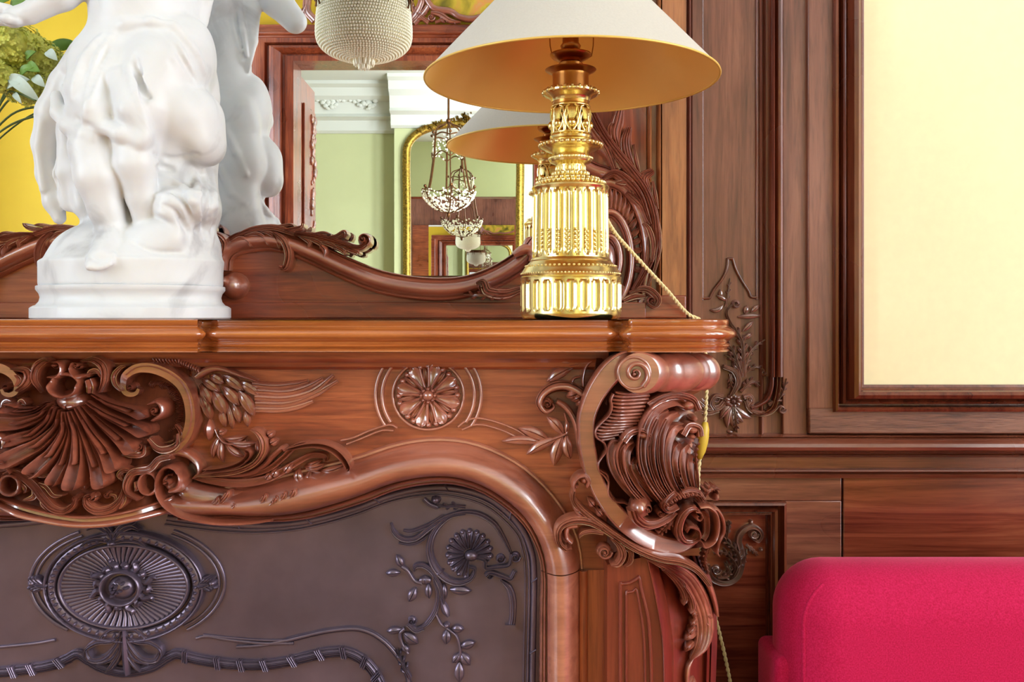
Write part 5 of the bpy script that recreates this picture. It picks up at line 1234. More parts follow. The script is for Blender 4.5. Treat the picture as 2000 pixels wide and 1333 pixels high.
NK = lp('neck', GOLD, [(0, 349), (46, 349), (40, 345), (33, 342), (29, 338), (28, 330), (28, 324), (32, 321), (40, 318), (43, 313), (43, 309), (38, 305), (35, 302), (38, 299), (48, 295), (57, 290), (61, 286), (60, 282), (52, 280), (44, 276), (40, 272), (41, 268), (38, 264), (0, 264)], 96)
mb = MB(); ringbeads(mb, 48, 42, 311, 2.4, 1.2); ringbeads(mb, 36, 60, 285, 4.2, 1.0); ringbeads(mb, 24, 34, 341, 4.0, 1.3); ringbeads(mb, 22, 28, 331, 2.6, 2.6); mb.build('neck_ornament', GOLDR, NK)
GA = lp('gallery', BRASS, [(0, 265), (34, 265), (33, 262), (33, 210), (35, 208), (36.5, 205), (36, 196), (0, 196)], 96)
mb = MB()
R = random.Random(5)
for a in np.linspace(0, 2 * pi, 8, endpoint=False):
    def q(da, y, r=36.0): return (LC[0] + r * kL * math.cos(a + da), LC[1] + r * kL * math.sin(a + da), zl(y))
    for s in (1, -1):
        tube(mb, [q(s * .05, 260), q(s * .22, 252), q(s * .33, 240), q(s * .25, 228), q(s * .1, 224), q(s * .06, 232)], 3.0 * kL, 7)
        tube(mb, [q(s * .38, 262), q(s * .33, 245), q(s * .38, 230), q(s * .3, 215), q(s * .12, 212)], 2.6 * kL, 7)
    ball(mb, q(0, 246, 37), 7.5 * kL, 10, 8, (1, 1, 1.2))
    for s in (-.16, -.08, 0, .08, .16): tube(mb, [q(s * .6, 238, 37), q(s, 226, 38), q(s * 1.2, 217, 37)], 2.8 * kL, 6)
tube(mb, [(LC[0] + 36 * kL * math.cos(t), LC[1] + 36 * kL * math.sin(t), zl(262)) for t in np.linspace(0, 2 * pi, 48, endpoint=False)], 2.6 * kL, 7, True)
tube(mb, [(LC[0] + 36 * kL * math.cos(t), LC[1] + 36 * kL * math.sin(t), zl(209)) for t in np.linspace(0, 2 * pi, 48, endpoint=False)], 2.6 * kL, 7, True)
mb.build('pierced_band', GOLD, GA)
CW = lp('crown', GOLD, [(30, 200), (37, 200), (38, 196), (42, 192), (50, 188), (54, 184), (54.5, 181), (50, 183), (42, 186), (34, 188), (30, 188)], 96)
mb = MB()
for i in range(22):
    a = 2 * pi * i / 22
    for rr, y, br in ((53, 182, 4.6), (49, 178, 3.6)): ball(mb, (LC[0] + rr * kL * math.cos(a + (.14 if rr < 50 else 0)), LC[1] + rr * kL * math.sin(a + (.14 if rr < 50 else 0)), zl(y)), br * kL, 7, 5)
mb.build('crown_ornament', GOLDR, CW)
lp('burner_cup', BRASS, [(0, 190), (35, 190), (35, 150), (36, 146), (41, 142), (48, 139), (50, 137), (48, 136.5), (41, 139), (34, 143), (33, 150), (0, 150)], 96)
lp('burner', BRASS, [(0, 152), (15, 152), (15, 134), (22, 131), (24, 125), (20, 121), (26, 118), (36, 113), (40, 108), (40, 106), (34, 109), (22, 112), (16, 110), (14, 100), (18, 96), (20, 90), (16, 84), (16, 60), (12, 54), (12, 20), (0, 20)], 64)
mb = MB()
tube(mb, [(LC[0] - 36 * kL, LC[1], zl(108)), (LC[0] - 40 * kL, LC[1], zl(90)), (LC[0] - 42 * kL, LC[1], zl(40)), (LC[0] - 40 * kL, LC[1], zl(-60))], 1.1 * kL)
tube(mb, [(LC[0] + 36 * kL, LC[1], zl(112)), (LC[0] + 41 * kL, LC[1], zl(110)), (LC[0] + 44 * kL, LC[1], zl(90)), (LC[0] + 46 * kL, LC[1], zl(40)), (LC[0] + 40 * kL, LC[1], zl(-60))], 1.1 * kL)
tube(mb, [(LC[0] - 40 * kL, LC[1], zl(-60)), (LC[0], LC[1], zl(-66)), (LC[0] + 40 * kL, LC[1], zl(-60))], 1.1 * kL)
mb.build('shade_carrier', BRASS, LP)
R0, Y0, R1_, Y1 = 284, 157, 66, -80
def cone(name, mat, a, b, parent, th=0):
    mb = MB(); seg = 160; v = []; f = []
    for r, y in (a, b):
        for j in range(seg):
            t = 2 * pi * j / seg; v.append((LC[0] + r * kL * math.cos(t), LC[1] + r * kL * math.sin(t), zl(y)))
    for j in range(seg): f.append((j, (j + 1) % seg, seg + (j + 1) % seg, seg + j))
    mb.add(v, f); return mb.build(name, mat, parent, fix=False)
SH = cone('lamp_shade', SHADE_OUT, (R0 + 1.2, Y0), (R1_ + 1.2, Y1), LP)
cone('shade_lining', SHADE_IN, (R0, Y0), (R1_, Y1), SH)
mb = MB()
for r, y in ((R0 + .6, Y0), (R1_ + .6, Y1)): tube(mb, [(LC[0] + r * kL * math.cos(t), LC[1] + r * kL * math.sin(t), zl(y)) for t in np.linspace(0, 2 * pi, 160, endpoint=False)], 2.3 * kL, 8, True)
mb.build('shade_trim', SHADE_TRIM, SH)
# twisted cord: from the column over the back of the shelf and down the wall, with its hand switch
def twist(mb, pts, r, pitch=.02):
    Q = resample3(cr(pts, 14), int(2 + np.sum(np.linalg.norm(np.diff(cr(pts, 14), axis=0), axis=1)) / .0022))
    T = np.gradient(Q, axis=0); T /= np.linalg.norm(T, axis=1)[:, None]
    s = np.r_[0, np.cumsum(np.linalg.norm(np.diff(Q, axis=0), axis=1))]
    A = np.cross(T, [0, 1, .05]); A /= np.linalg.norm(A, axis=1)[:, None]; B = np.cross(T, A)
    for ph in (0, pi):
        a = 2 * pi * s / pitch + ph
        tube(mb, Q + (A * np.cos(a)[:, None] + B * np.sin(a)[:, None]) * r * .62, r * .72, 6)
def resample3(p, n):
    d = np.r_[0, np.cumsum(np.linalg.norm(np.diff(p, axis=0), axis=1))]; t = np.linspace(0, d[-1], n)
    return np.stack([np.interp(t, d, p[:, k]) for k in range(3)], 1)
mb = MB()
twist(mb, [P(1183, 424, 1.432), P(1191, 440, 1.455), P(1206, 462, 1.485), P(1235, 494, 1.53), P(1268, 530, 1.565), P(1305, 570, 1.61), P(1330, 600, 1.64), P(1347, 616, 1.66), P(1367, 626, 1.67), P(1376, 650, 1.675), P(1378, 700, 1.68), P(1380, 760, 1.69), P(1377, 826, 1.69)], .0028)
twist(mb, [P(1367, 895, 1.69), P(1364, 940, 1.69), P(1368, 1060, 1.70), P(1384, 1160, 1.70), P(1398, 1210, 1.70), P(1413, 1270, 1.70), P(1426, 1333, 1.70), P(1440, 1420, 1.70), P(1460, 1600, 1.70), P(1450, 1860, 1.70)], .0028)
CD = mb.build('power_cord', CORD, LP)
mb = MB()
c = P(1372, 861, 1.69); v0 = len(mb.v)
m2 = MB(); lathe(m2, [(.0, -.036), (.004, -.034), (.0085, -.02), (.0105, -.004), (.0105, .008), (.009, .022), (.005, .034), (0, .036)], (0, 0), 24)
V = np.concatenate(m2.v); ang = math.radians(9); V2 = V.copy(); V2[:, 0] = V[:, 0] * math.cos(ang) + V[:, 2] * math.sin(ang); V2[:, 2] = -V[:, 0] * math.sin(ang) + V[:, 2] * math.cos(ang)
mb.add(V2 + np.array(c), m2.f); mb.build('cord_switch', SWITCH, CD)

# ================================================================= white marble group of two children
class SDF:
    def __init__(s, lo, hi, h):
        s.lo = np.array(lo, float); s.h = h; s.n = np.ceil((np.array(hi) - s.lo) / h).astype(int) + 1
        s.d = np.full(s.n, .05, np.float32)
        s.ax = [s.lo[i] + h * np.arange(s.n[i]) for i in range(3)]
    def win(s, lo, hi, pad):
        a = np.clip(np.floor((np.array(lo) - pad - s.lo) / s.h).astype(int), 0, s.n - 1); b = np.clip(np.ceil((np.array(hi) + pad - s.lo) / s.h).astype(int) + 1, 1, s.n)
        sl = tuple(slice(a[i], b[i]) for i in range(3))
        return sl, s.ax[0][sl[0]][:, None, None], s.ax[1][sl[1]][None, :, None], s.ax[2][sl[2]][None, None, :]
    def mixin(s, sl, D, k, cut=False):
        A = s.d[sl]; D = D.astype(np.float32)
        if cut:
            h = np.clip(.5 - .5 * (A + D) / k, 0, 1); s.d[sl] = A * (1 - h) - D * h + k * h * (1 - h)
        else:
            h = np.clip(.5 + .5 * (A - D) / k, 0, 1); s.d[sl] = A * (1 - h) + D * h - k * h * (1 - h)
    def cap(s, a, b, ra, rb, k=.01, cut=False):
        a = np.array(a); b = np.array(b); r = max(ra, rb)
        sl, X, Y, Z = s.win(np.minimum(a, b) - r, np.maximum(a, b) + r, k + .012)
        d = b - a; L = max(d.dot(d), 1e-12)
        t = np.clip(((X - a[0]) * d[0] + (Y - a[1]) * d[1] + (Z - a[2]) * d[2]) / L, 0, 1)
        D = np.sqrt((X - a[0] - d[0] * t) ** 2 + (Y - a[1] - d[1] * t) ** 2 + (Z - a[2] - d[2] * t) ** 2) - (ra + (rb - ra) * t)
        s.mixin(sl, D, k, cut)
    def ell(s, c, r, rot=0, k=.012, cut=False):
        c = np.array(c); r = np.array(r); m = r.max()
        sl, X, Y, Z = s.win(c - m, c + m, k + .012)
        x, y, z = X - c[0], Y - c[1], Z - c[2]; cs, sn = math.cos(rot), math.sin(rot)
        x, z = x * cs + z * sn, -x * sn + z * cs
        q = np.sqrt((x / r[0]) ** 2 + (y / r[1]) ** 2 + (z / r[2]) ** 2); g = np.sqrt((x / r[0] ** 2) ** 2 + (y / r[1] ** 2) ** 2 + (z / r[2] ** 2) ** 2)
        s.mixin(sl, q * (q - 1) / np.maximum(g, 1e-6), k, cut)
    def cyl(s, c, r, z0, z1, k=.006):
        sl, X, Y, Z = s.win((c[0] - r, c[1] - r, z0), (c[0] + r, c[1] + r, z1), k + .01)
        a = np.sqrt((X - c[0]) ** 2 + ((Y - c[1]) / OVL) ** 2) - r + 0 * Z; b = np.abs(Z - (z0 + z1) / 2) - (z1 - z0) / 2 + 0 * a
        s.mixin(sl, np.maximum(a, b) + 0 * a, k)
    def mesh(s, it=2):
        d = s.d; ins = d < 0; n = s.n
        c = [(i, j, k) for i in (0, 1) for j in (0, 1) for k in (0, 1)]
        cnt = sum(ins[i:n[0] - 1 + i, j:n[1] - 1 + j, k:n[2] - 1 + k].astype(np.int8) for i, j, k in c)
        cells = np.argwhere((cnt > 0) & (cnt < 8)); idx = -np.ones(n - 1, int); idx[tuple(cells.T)] = np.arange(len(cells))
        acc = np.zeros((len(cells), 3)); num = np.zeros(len(cells))
        for p in c:
            for ax in range(3):
                if p[ax]: continue
                q = list(p); q[ax] = 1
                A = d[tuple((cells + p).T)]; B = d[tuple((cells + q).T)]; m = (A < 0) != (B < 0)
                t = np.where(m, A / np.where(m, A - B, 1), 0); pt = np.array(p, float)[None].repeat(len(cells), 0); pt[:, ax] = t
                acc += pt * m[:, None]; num += m
        V = s.lo + (cells + acc / num[:, None]) * s.h; Fc = []
        for ax in range(3):
            u, w = [(1, 2), (2, 0), (0, 1)][ax]
            sh = list(n); sh[ax] -= 1
            A = ins[tuple(slice(0, n[i] - 1) if i == ax else slice(None) for i in range(3))]; B = ins[tuple(slice(1, None) if i == ax else slice(None) for i in range(3))]
            for sgn, M in ((1, A & ~B), (0, ~A & B)):
                e = np.argwhere(M); e = e[(e[:, u] > 0) & (e[:, w] > 0) & (e[:, u] < n[u] - 1) & (e[:, w] < n[w] - 1)]
                du = np.zeros(3, int); du[u] = 1; dw = np.zeros(3, int); dw[w] = 1
                q = [idx[tuple((e - o).T)] for o in (du + dw, dw, 0 * du, du)]
                Fc.append(np.stack(q if sgn else q[::-1], 1))
        Fc = np.concatenate(Fc); Fc = Fc[(Fc >= 0).all(1)]
        for _ in range(it):
            S_ = np.zeros_like(V); N_ = np.zeros(len(V))
            for a, b in ((0, 1), (1, 2), (2, 3), (3, 0)):
                np.add.at(S_, Fc[:, a], V[Fc[:, b]]); np.add.at(S_, Fc[:, b], V[Fc[:, a]]); np.add.at(N_, Fc[:, a], 1); np.add.at(N_, Fc[:, b], 1)
            V = V * .45 + .55 * S_ / np.maximum(N_, 1)[:, None]
        return V, Fc
YST = 1.53; kS = YST / F
ST = thing('marble_statue', 'white marble group of two draped children on a round moulded plinth', 'statue', (X_at(259, YST), YST, ZT))
def q_(x, y, d): return P(x, y, YST + d * kS)
def rk(r): return r * kS
PCX = X_at(259, YST); OVL = .82
mb = MB(); pz = lambda y: ZC - (y - HY) * kS
lathe(mb, [(0, ZT), (rk(184), ZT), (rk(187), ZT + .002), (rk(187), pz(603)), (rk(185), pz(601)), (rk(180), pz(598)), (rk(176), pz(597)), (rk(170), pz(590)), (rk(168), pz(582)), (rk(170), pz(575)), (rk(174), pz(570)), (rk(176), pz(567)), (rk(176), pz(561)), (rk(174), pz(560)), (0, pz(560))], (PCX, YST), 96)
mb.v[0][:, 1] = YST + (mb.v[0][:, 1] - YST) * OVL
mb.build('plinth', MARBLE, ST, angle=40)
s = SDF((X_at(-75, YST), YST - .185, pz(561)), (X_at(640, YST), YST + .165, pz(-330)), .0024)
def cap(a, b, ra, rb, k=12, cut=False): s.cap(q_(*a), q_(*b), rk(ra), rk(rb), rk(k), cut)
def chain(pts, k=12, cut=False):
    for a, b in zip(pts[:-1], pts[1:]): cap(a[:3], b[:3], a[3], b[3], k, cut)
def ell(c, r, rot=0, k=14, cut=False): s.ell(q_(*c), [rk(x) for x in r], math.radians(rot), rk(k), cut)
# rocky ground
s.cyl((PCX, YST), rk(172), pz(561), pz(512), rk(10))
ell((262, 505, 0), (160, 130, 40), 0, 20); ell((235, 490, 20), (120, 120, 60), 0, 25); ell((330, 480, 10), (95, 120, 60), 0, 25)
ell((345, 400, 25), (72, 95, 120), 0, 20); ell((360, 236, -22), (75, 84, 68), 8, 16); ell((330, 290, 0), (70, 80, 60), 0, 18); ell((240, 400, 40), (80, 70, 130), 0, 20); ell((395, 270, -20), (42, 60, 56), 20, 14); ell((330, 200, -70), (44, 40, 40), 0, 18)
# leaves on the rock
ell((350, 408, -52), (44, 66, 40), 0, 18); ell((396, 400, -40), (24, 80, 30), 0, 14)
# standing child: trunk, hips, thighs under the cloth
chain([(272, 95, 0, 88), (276, 20, 0, 90), (282, -90, 0, 86), (286, -150, 0, 60)], 25)
ell((226, 140, -8), (84, 88, 92), 10, 25); ell((328, 128, -12), (84, 88, 90), -10, 25)
chain([(226, 150, -40, 76), (203, 225, -62, 62), (186, 290, -78, 47)], 16); chain([(312, 140, -52, 72), (280, 215, -84, 54), (264, 268, -92, 42)], 14)
# waist cloth roll
chain([(136, 128, -20, 14), (160, 92, -44, 13), (195, 66, -66, 11), (245, 48, -84, 9), (295, 42, -88, 8), (340, 52, -78, 10), (372, 80, -50, 14)], 10)
# shins and feet
chain([(182, 292, -90, 44), (192, 345, -98, 42), (208, 408, -86, 32), (219, 452, -78, 28)], 8); chain([(220, 455, -78, 28), (210, 484, -106, 25), (198, 503, -132, 22)], 8); chain([(190, 506, -138, 14), (206, 504, -136, 14)], 8)
for i, (x, y, r) in enumerate(((176, 521, 9), (188, 523, 7.5), (198, 522, 7), (207, 519, 6.5), (215, 515, 6))): chain([(x + 5, y - 16, -138, r * 1.1), (x, y - 3, -158 + 3 * i, r), (x - 1, y + 1, -163 + 3 * i, r * .85)], 3)
ell((226, 482, -75), (30, 30, 26), 0, 8)
chain([(264, 266, -92, 40), (266, 320, -100, 38), (276, 385, -86, 27), (284, 428, -74, 23)], 8); ell((300, 455, -80), (30, 28, 24), 0, 10); ell((322, 466, -92), (36, 20, 28), 20, 14)
# cloth: hem across the thighs, knot, hanging drape on the left
chain([(112, 190, -50, 13), (116, 220, -70, 15), (135, 246, -92, 16), (168, 262, -118, 15), (182, 268, -122, 12)], 9); chain([(130, 175, -70, 12), (152, 215, -100, 15), (190, 240, -122, 15), (235, 262, -134, 13), (275, 278, -128, 12), (288, 280, -110, 9)], 10)
chain([(158, 120, -70, 22), (160, 170, -96, 26), (185, 215, -118, 26)], 18); chain([(228, 150, -110, 14), (252, 215, -132, 16), (283, 262, -126, 14)], 16)
chain([(168, 110, 0, 34), (128, 165, 12, 30), (104, 220, 20, 32), (92, 280, 24, 28), (96, 340, 22, 24), (106, 395, 16, 20), (116, 426, 12, 13)], 10); chain([(160, 180, 0, 36), (140, 260, -8, 28), (128, 340, -4, 22), (134, 400, 0, 14)], 9); chain([(160, 260, 10, 30), (150, 330, 14, 26), (150, 390, 10, 16)], 9)
chain([(84, 240, -4, 12), (76, 290, 0, 11), (86, 370, -2, 9)], 6)
chain([(112, 240, -22, 6), (107, 300, -16, 7), (113, 380, -14, 5)], 7, True); chain([(142, 265, -40, 8), (136, 330, -34, 8), (140, 390, -24, 5)], 6, True); chain([(148, 232, -128, 5), (175, 248, -142, 6)], 5, True); chain([(140, 192, -98, 4), (152, 204, -112, 5)], 4, True)
chain([(262, 130, -118, 4), (275, 175, -128, 6), (290, 190, -128, 5)], 8, True); chain([(335, 120, -112, 4), (352, 150, -108, 6), (358, 165, -100, 5)], 8, True); chain([(236, 290, -58, 26), (240, 360, -58, 22), (250, 430, -50, 20)], 10); chain([(150, 250, 0, 30), (160, 330, 0, 30), (170, 400, 0, 28)], 14)
# arm reaching left with open hand
chain([(214, -150, -10, 40), (196, -66, -45, 36), (120, -12, -60, 30), (58, 26, -64, 21)], 10); ell((34, 32, -66), (30, 17, 20), 20, 8)
chain([(30, 40, -78, 10), (14, 36, -86, 10), (4, 34, -88, 8)], 4)
for y0, y1, dd, ln in ((18, 4, -62, -46), (24, 14, -58, -54), (32, 26, -54, -52), (42, 40, -52, -40)): chain([(18, y0, dd, 9.5), (-12, (y0 + y1) / 2, dd - 4, 9), (ln, y1 + 6, dd, 7)], 3)
chain([(345, -160, -10, 40), (352, -230, 10, 30)], 10); ell((292, -262, -10), (62, 66, 66), 0, 10); ell((292, -250, -66), (10, 12, 10), 0, 6); ell((296, -290, 10), (70, 72, 60), 0, 8)
ell((368, 120, 0), (48, 80, 84), -8, 16)
# second child at the back of the group
# its back, with long hair and a raised arm, faces the mirror
def qr(x, y, d):
    Y = YST + d * kS; return P(x, y, 2 * MIRROR_Y - Y)[0], Y, P(x, y, 2 * MIRROR_Y - Y)[2]
def rchain(pts, k=10, cut=False):
    for a, b in zip(pts[:-1], pts[1:]): s.cap(qr(*a[:3]), qr(*b[:3]), rk(a[3] * 1.15), rk(b[3] * 1.15), rk(k), cut)
rchain([(440, -30, 20, 60), (430, 90, 30, 56), (440, 180, 40, 50), (456, 240, 55, 48), (468, 318, 60, 46), (458, 385, 55, 44), (468, 440, 50, 44), (440, 520, 40, 40)], 16)
rchain([(470, 215, 66, 30), (488, 250, 60, 18)], 12); rchain([(440, 250, 108, 8), (462, 300, 112, 8), (480, 340, 100, 6)], 6); rchain([(430, 330, 108, 8), (452, 380, 104, 8), (478, 400, 90, 6)], 6)
rchain([(440, -60, 30, 40), (458, 20, 36, 32), (472, 80, 44, 22), (484, 138, 52, 5)], 6); rchain([(470, -60, 30, 34), (486, 20, 40, 24), (490, 80, 50, 14), (486, 130, 54, 5)], 5); rchain([(440, 20, 60, 16), (450, 80, 62, 16), (470, 120, 62, 8)], 5); rchain([(462, -20, 70, 7), (474, 60, 72, 7), (482, 110, 66, 4)], 4); rchain([(448, 0, 76, 6), (456, 60, 76, 6), (470, 100, 70, 4)], 4)
rchain([(424, -40, 60, 50), (428, 0, 66, 46)], 10); rchain([(406, 30, 84, 22), (402, 56, 84, 14)], 10); rchain([(360, 52, 60, 16), (384, 44, 70, 20), (410, 26, 70, 20)], 8); rchain([(392, 20, 104, 5), (386, 34, 106, 7)], 5)
rchain([(500, -80, 40, 38), (540, 2, 30, 32), (576, 42, 28, 25)], 10)
def sd(x, y):
    for dd in range(-170, 130, 2):
        i = np.round((np.array(q_(x, y, dd)) - s.lo) / s.h).astype(int)
        if (i >= 0).all() and (i < s.n).all() and s.d[tuple(i)] < 0: return dd
    return 0
def fold(pts, r, k=6, cut=False):
    """raised or sunk line that follows the surface"""
    C = resample(cr(pts, 6), 10); D = [sd(x, y) for x, y in C]; D = np.convolve(np.r_[D[0], D, D[-1]], [.25, .5, .25], 'valid')
    chain([(x, y, dd + (-.25 if cut else .45) * r, r * (.35 + .65 * math.sin(pi * (.12 + .8 * i / 9)))) for i, ((x, y), dd) in enumerate(zip(C, D))], k, cut)
for p, r in (([(200, 72), (172, 106), (152, 150), (142, 192)], 8), ([(222, 66), (198, 105), (184, 150), (174, 200)], 7), ([(325, 62), (350, 100), (374, 152)], 7), ([(346, 58), (376, 95), (398, 140)], 7), ([(250, 130), (268, 190), (286, 250)], 8), ([(200, 120), (180, 180), (166, 240)], 8)): fold(p, r, 8)
for p, r in (([(262, 110), (274, 160), (284, 200)], 7), ([(212, 90), (186, 140), (168, 190)], 6), ([(338, 80), (362, 125), (386, 160)], 5), ([(300, 302), (340, 312), (386, 300)], 5), ([(306, 326), (340, 332)], 4), ([(252, 470), (300, 492), (360, 494)], 3)): fold(p, r, 6, True)
for p, r in (([(312, 350), (350, 362), (382, 400), (384, 460)], 8), ([(308, 382), (340, 392), (366, 424), (370, 470)], 8), ([(308, 412), (334, 424), (350, 452)], 7), ([(384, 312), (398, 350), (404, 410), (398, 480)], 11), ([(410, 330), (417, 380), (414, 440), (406, 490)], 9), ([(372, 326), (388, 370), (392, 430)], 8)): fold(p, r, 6)
for p, r in (([(392, 330), (398, 390), (396, 470)], 4), ([(330, 372), (360, 392), (374, 440)], 5), ([(318, 400), (346, 416), (358, 452)], 4), ([(408, 340), (411, 400), (404, 470)], 4)): fold(p, r, 4, True)
V, Fc = s.mesh(3); mb = MB(); mb.add(V, [tuple(f) for f in Fc.tolist()]); mb.build('figure_group', MARBLE, ST, angle=180, fix=False)

# ================================================================= hydrangeas in a vase at the left end of the shelf
YV = 1.585; vc = (X_at(-215, YV), YV)
VS = thing('vase', 'slim glazed vase standing at the left end of the shelf', 'vase', (vc[0], vc[1], ZT))
mb = MB(); lathe(mb, [(0, ZT), (.034, ZT), (.036, ZT + .004), (.03, ZT + .02), (.042, ZT + .08), (.046, ZT + .14), (.036, ZT + .2), (.028, ZT + .24), (.036, ZT + .27), (.033, ZT + .27), (.025, ZT + .24), (0, ZT + .2)], vc, 48); mb.build('body', PLASTER, VS)
HB = thing('hydrangea_bouquet', 'yellow-green hydrangea blooms with pale leaves beside the statue hand', 'flowers', (vc[0], vc[1], ZT + .25))
PET = plain('hydrangea_petals', rgb(206, 206, 92), .6, noise=.35, nscale=30, Subsurface_Weight=.1)
LEAFM = plain('fresh_green_leaf', rgb(112, 150, 66), .5, noise=.3, nscale=20); LEAFP = plain('pale_silvery_leaf', rgb(206, 222, 214), .5, noise=.08, nscale=20); STEM = plain('green_stem', rgb(92, 110, 54), .6)
R = random.Random(11)
heads = ((30, 92, 0, 58), (74, 112, 22, 44), (-24, 70, 20, 60), (50, 172, 10, 42), (2, 150, -16, 40))
for hx, hy, hd, hr in heads:
    mb = MB(); c = np.array(P(hx, hy, 1.62 + hd * kS))
    for i in range(int(hr * hr / 9)):
        u = R.uniform(-1, 1); t = R.uniform(0, 2 * pi); w = math.sqrt(1 - u * u); nrm = np.array([w * math.cos(t), w * math.sin(t), u]) 
        r = rk(hr) * R.uniform(.82, 1.05); o = c + nrm * r * np.array([1, 1, .85])
        a = np.cross(nrm, [.3, .5, .8]); a /= np.linalg.norm(a); b = np.cross(nrm, a); pr = rk(R.uniform(5.5, 8.5)); a0 = R.uniform(0, 6)
        for q in range(4):
            e = a * math.cos(a0 + q * pi / 2) + b * math.sin(a0 + q * pi / 2); g = np.cross(nrm, e)
            tip = nrm * pr * R.uniform(.1, .5)
            mb.add([o, o + e * pr * .55 + g * pr * .42 + tip * .6, o + e * pr + tip, o + e * pr * .55 - g * pr * .42 + tip * .6], [(0, 1, 2, 3)])
    ball(mb, c, rk(hr) * .8, 14, 10, (1, 1, .85)); mb.build('flower_head', PET, HB, fix=False)
def leaf3(mb, a, b, w, nrm=(0, -1, .3), curl=.2):
    a = np.array(a); b = np.array(b); d = b - a; L = np.linalg.norm(d); n_ = np.array(nrm, float); sd = np.cross(d / L, n_); sd /= np.linalg.norm(sd); up = np.cross(sd, d / L)
    rows = []; m = 9
    for i in range(m):
        t = i / (m - 1); ww = w * math.sin(pi * min(1, .06 + t * .94)) ** .8; c = a + d * t + up * curl * L * math.sin(pi * t)
        rows += [c - sd * ww + up * ww * .3, c, c + sd * ww + up * ww * .3]
    low = [p - up * .0012 for p in rows]; f = []
    for i in range(m - 1):
        for j in range(2):
            q = i * 3 + j; f.append((q, q + 1, q + 4, q + 3)); f.append((27 + q + 3, 27 + q + 4, 27 + q + 1, 27 + q))
    mb.add(rows + low, f)
for a, b, w, M in (((12, 172), (58, 155), 15, LEAFP), ((18, 150), (78, 198), 13, LEAFP), ((28, 182), (42, 202), 6, LEAFP), ((50, 130), (78, 140), 12, LEAFM), ((52, 118), (70, 100), 9, LEAFM), ((20, 16), (60, 2), 14, LEAFM), ((-30, 20), (18, 0), 14, LEAFM), ((92, 100), (112, 118), 10, LEAFP), ((40, 150), (70, 128), 9, LEAFM), ((-40, 200), (10, 150), 16, LEAFM), ((66, 150), (88, 170), 10, LEAFP)):
    mb = MB(); leaf3(mb, P(*a, 1.60), P(*b, 1.59), rk(w)); mb.build('leaf', M, HB)
for hx, hy, hd, hr in heads:
    mb = MB(); tube(mb, cr([(vc[0], vc[1], ZT + .22), (vc[0] + .01, vc[1], ZT + .32), P(-110, hy + 20, 1.60), P(hx, hy, 1.62 + hd * kS)], 8), .0022, 6); mb.build('stem', STEM, HB)
mb = MB(); tube(mb, cr([(vc[0], vc[1], ZT + .22), (vc[0] + .01, vc[1] - .01, ZT + .32), P(-60, 168, 1.60), P(20, 178, 1.60), P(70, 196, 1.59)], 8), .0018, 6); mb.build('stem', STEM, HB)

# ================================================================= crimson velvet sofa
SO = thing('sofa', 'crimson red velvet sofa standing against the panelled wall', 'sofa', (1.3, 1.4, 0))
def rbox(name, x0, x1, y0, y1, z0, z1, r, mat, parent):
    mb = MB(); box(mb, x0, x1, y0, y1, z0, z1); o = mb.build(name, mat, parent, angle=180)
    m = o.modifiers.new('b', 'BEVEL'); m.width = r; m.segments = 10; m.limit_method = 'NONE'
    return o
sx0 = .456
BK = rbox('backrest', sx0, 2.42, 1.45, 1.635, .34, .79, .085, VELVET, SO)
mb = MB(); r = .085; q = r * (1 - math.sqrt(.5)) - .0
ZS = .79
pts = [(sx0 + q, 1.45 + q, .40), (sx0 + q, 1.45 + q, .60), (sx0 + q, 1.45 + q, ZS - r)]
for t in np.linspace(0, pi / 2, 8)[1:-2]: pts.append((sx0 + r - (r - q) * math.cos(t), 1.45 + q + .02 * (t / 1.57) ** 2, ZS - r + (r - q) * math.sin(t) + .012 * (t / 1.57) ** 2))
tube(mb, resample3(cr(pts, 6), 160), .0036, 8); mb.build('piping', VELVET, BK)
rbox('seat', sx0 + .05, 2.36, .86, 1.47, .16, .44, .05, VELVET, SO); rbox('side_panel', sx0 - .012, sx0 + .03, 1.50, 1.62, .14, .64, .015, VELVET, SO)
for x in (sx0 + .06, 2.34):
    for y in (.95, 1.55): mb = MB(); lathe(mb, [(0, 0), (.018, 0), (.026, .15), (0, .15)], (x, y), 20); mb.build('leg', PM, SO)

# ================================================================= chandeliers (seen in the mirror)
def chandelier(YVv, cx, prof, label, name, group=None):
    pass
kC = 3.9 / F; cC = (X_at(711, 3.9), 2 * MIRROR_Y - 3.9)
def zc_(y): return ZC - (y - HY) * kC
CH = thing('beaded_chandelier', 'bowl chandelier of strung crystal beads with bronze rim in front of the door frame', 'chandelier', (cC[0], cC[1], zc_(30)))
bowlp = [(88, 6), (89, 20), (91, 40), (92, 60), (91.5, 74), (88, 86), (80, 96), (68, 104), (54, 110), (40, 114), (28, 117)]
BP = resample(np.array(cr(bowlp, 6)), 26)
mb = MB()
for i, (r, y) in enumerate(BP):
    nb = max(14, int(2 * pi * r / 5.4))
    for j in range(nb):
        a = 2 * pi * (j + .5 * (i % 2)) / nb; ball(mb, (cC[0] + r * kC * math.cos(a), cC[1] + r * kC * math.sin(a), zc_(y)), 2.75 * kC, 6, 4, (1, 1, .95))
BW = mb.build('bead_bowl', CRYSTAL, CH)
mb = MB(); lathe(mb, [((r - 4) * kC, zc_(y)) for r, y in BP], cC, 48); mb.build('bowl_lining', plain('frosted_cream_glass', rgb(250, 240, 200), .5), BW)
mb = MB()
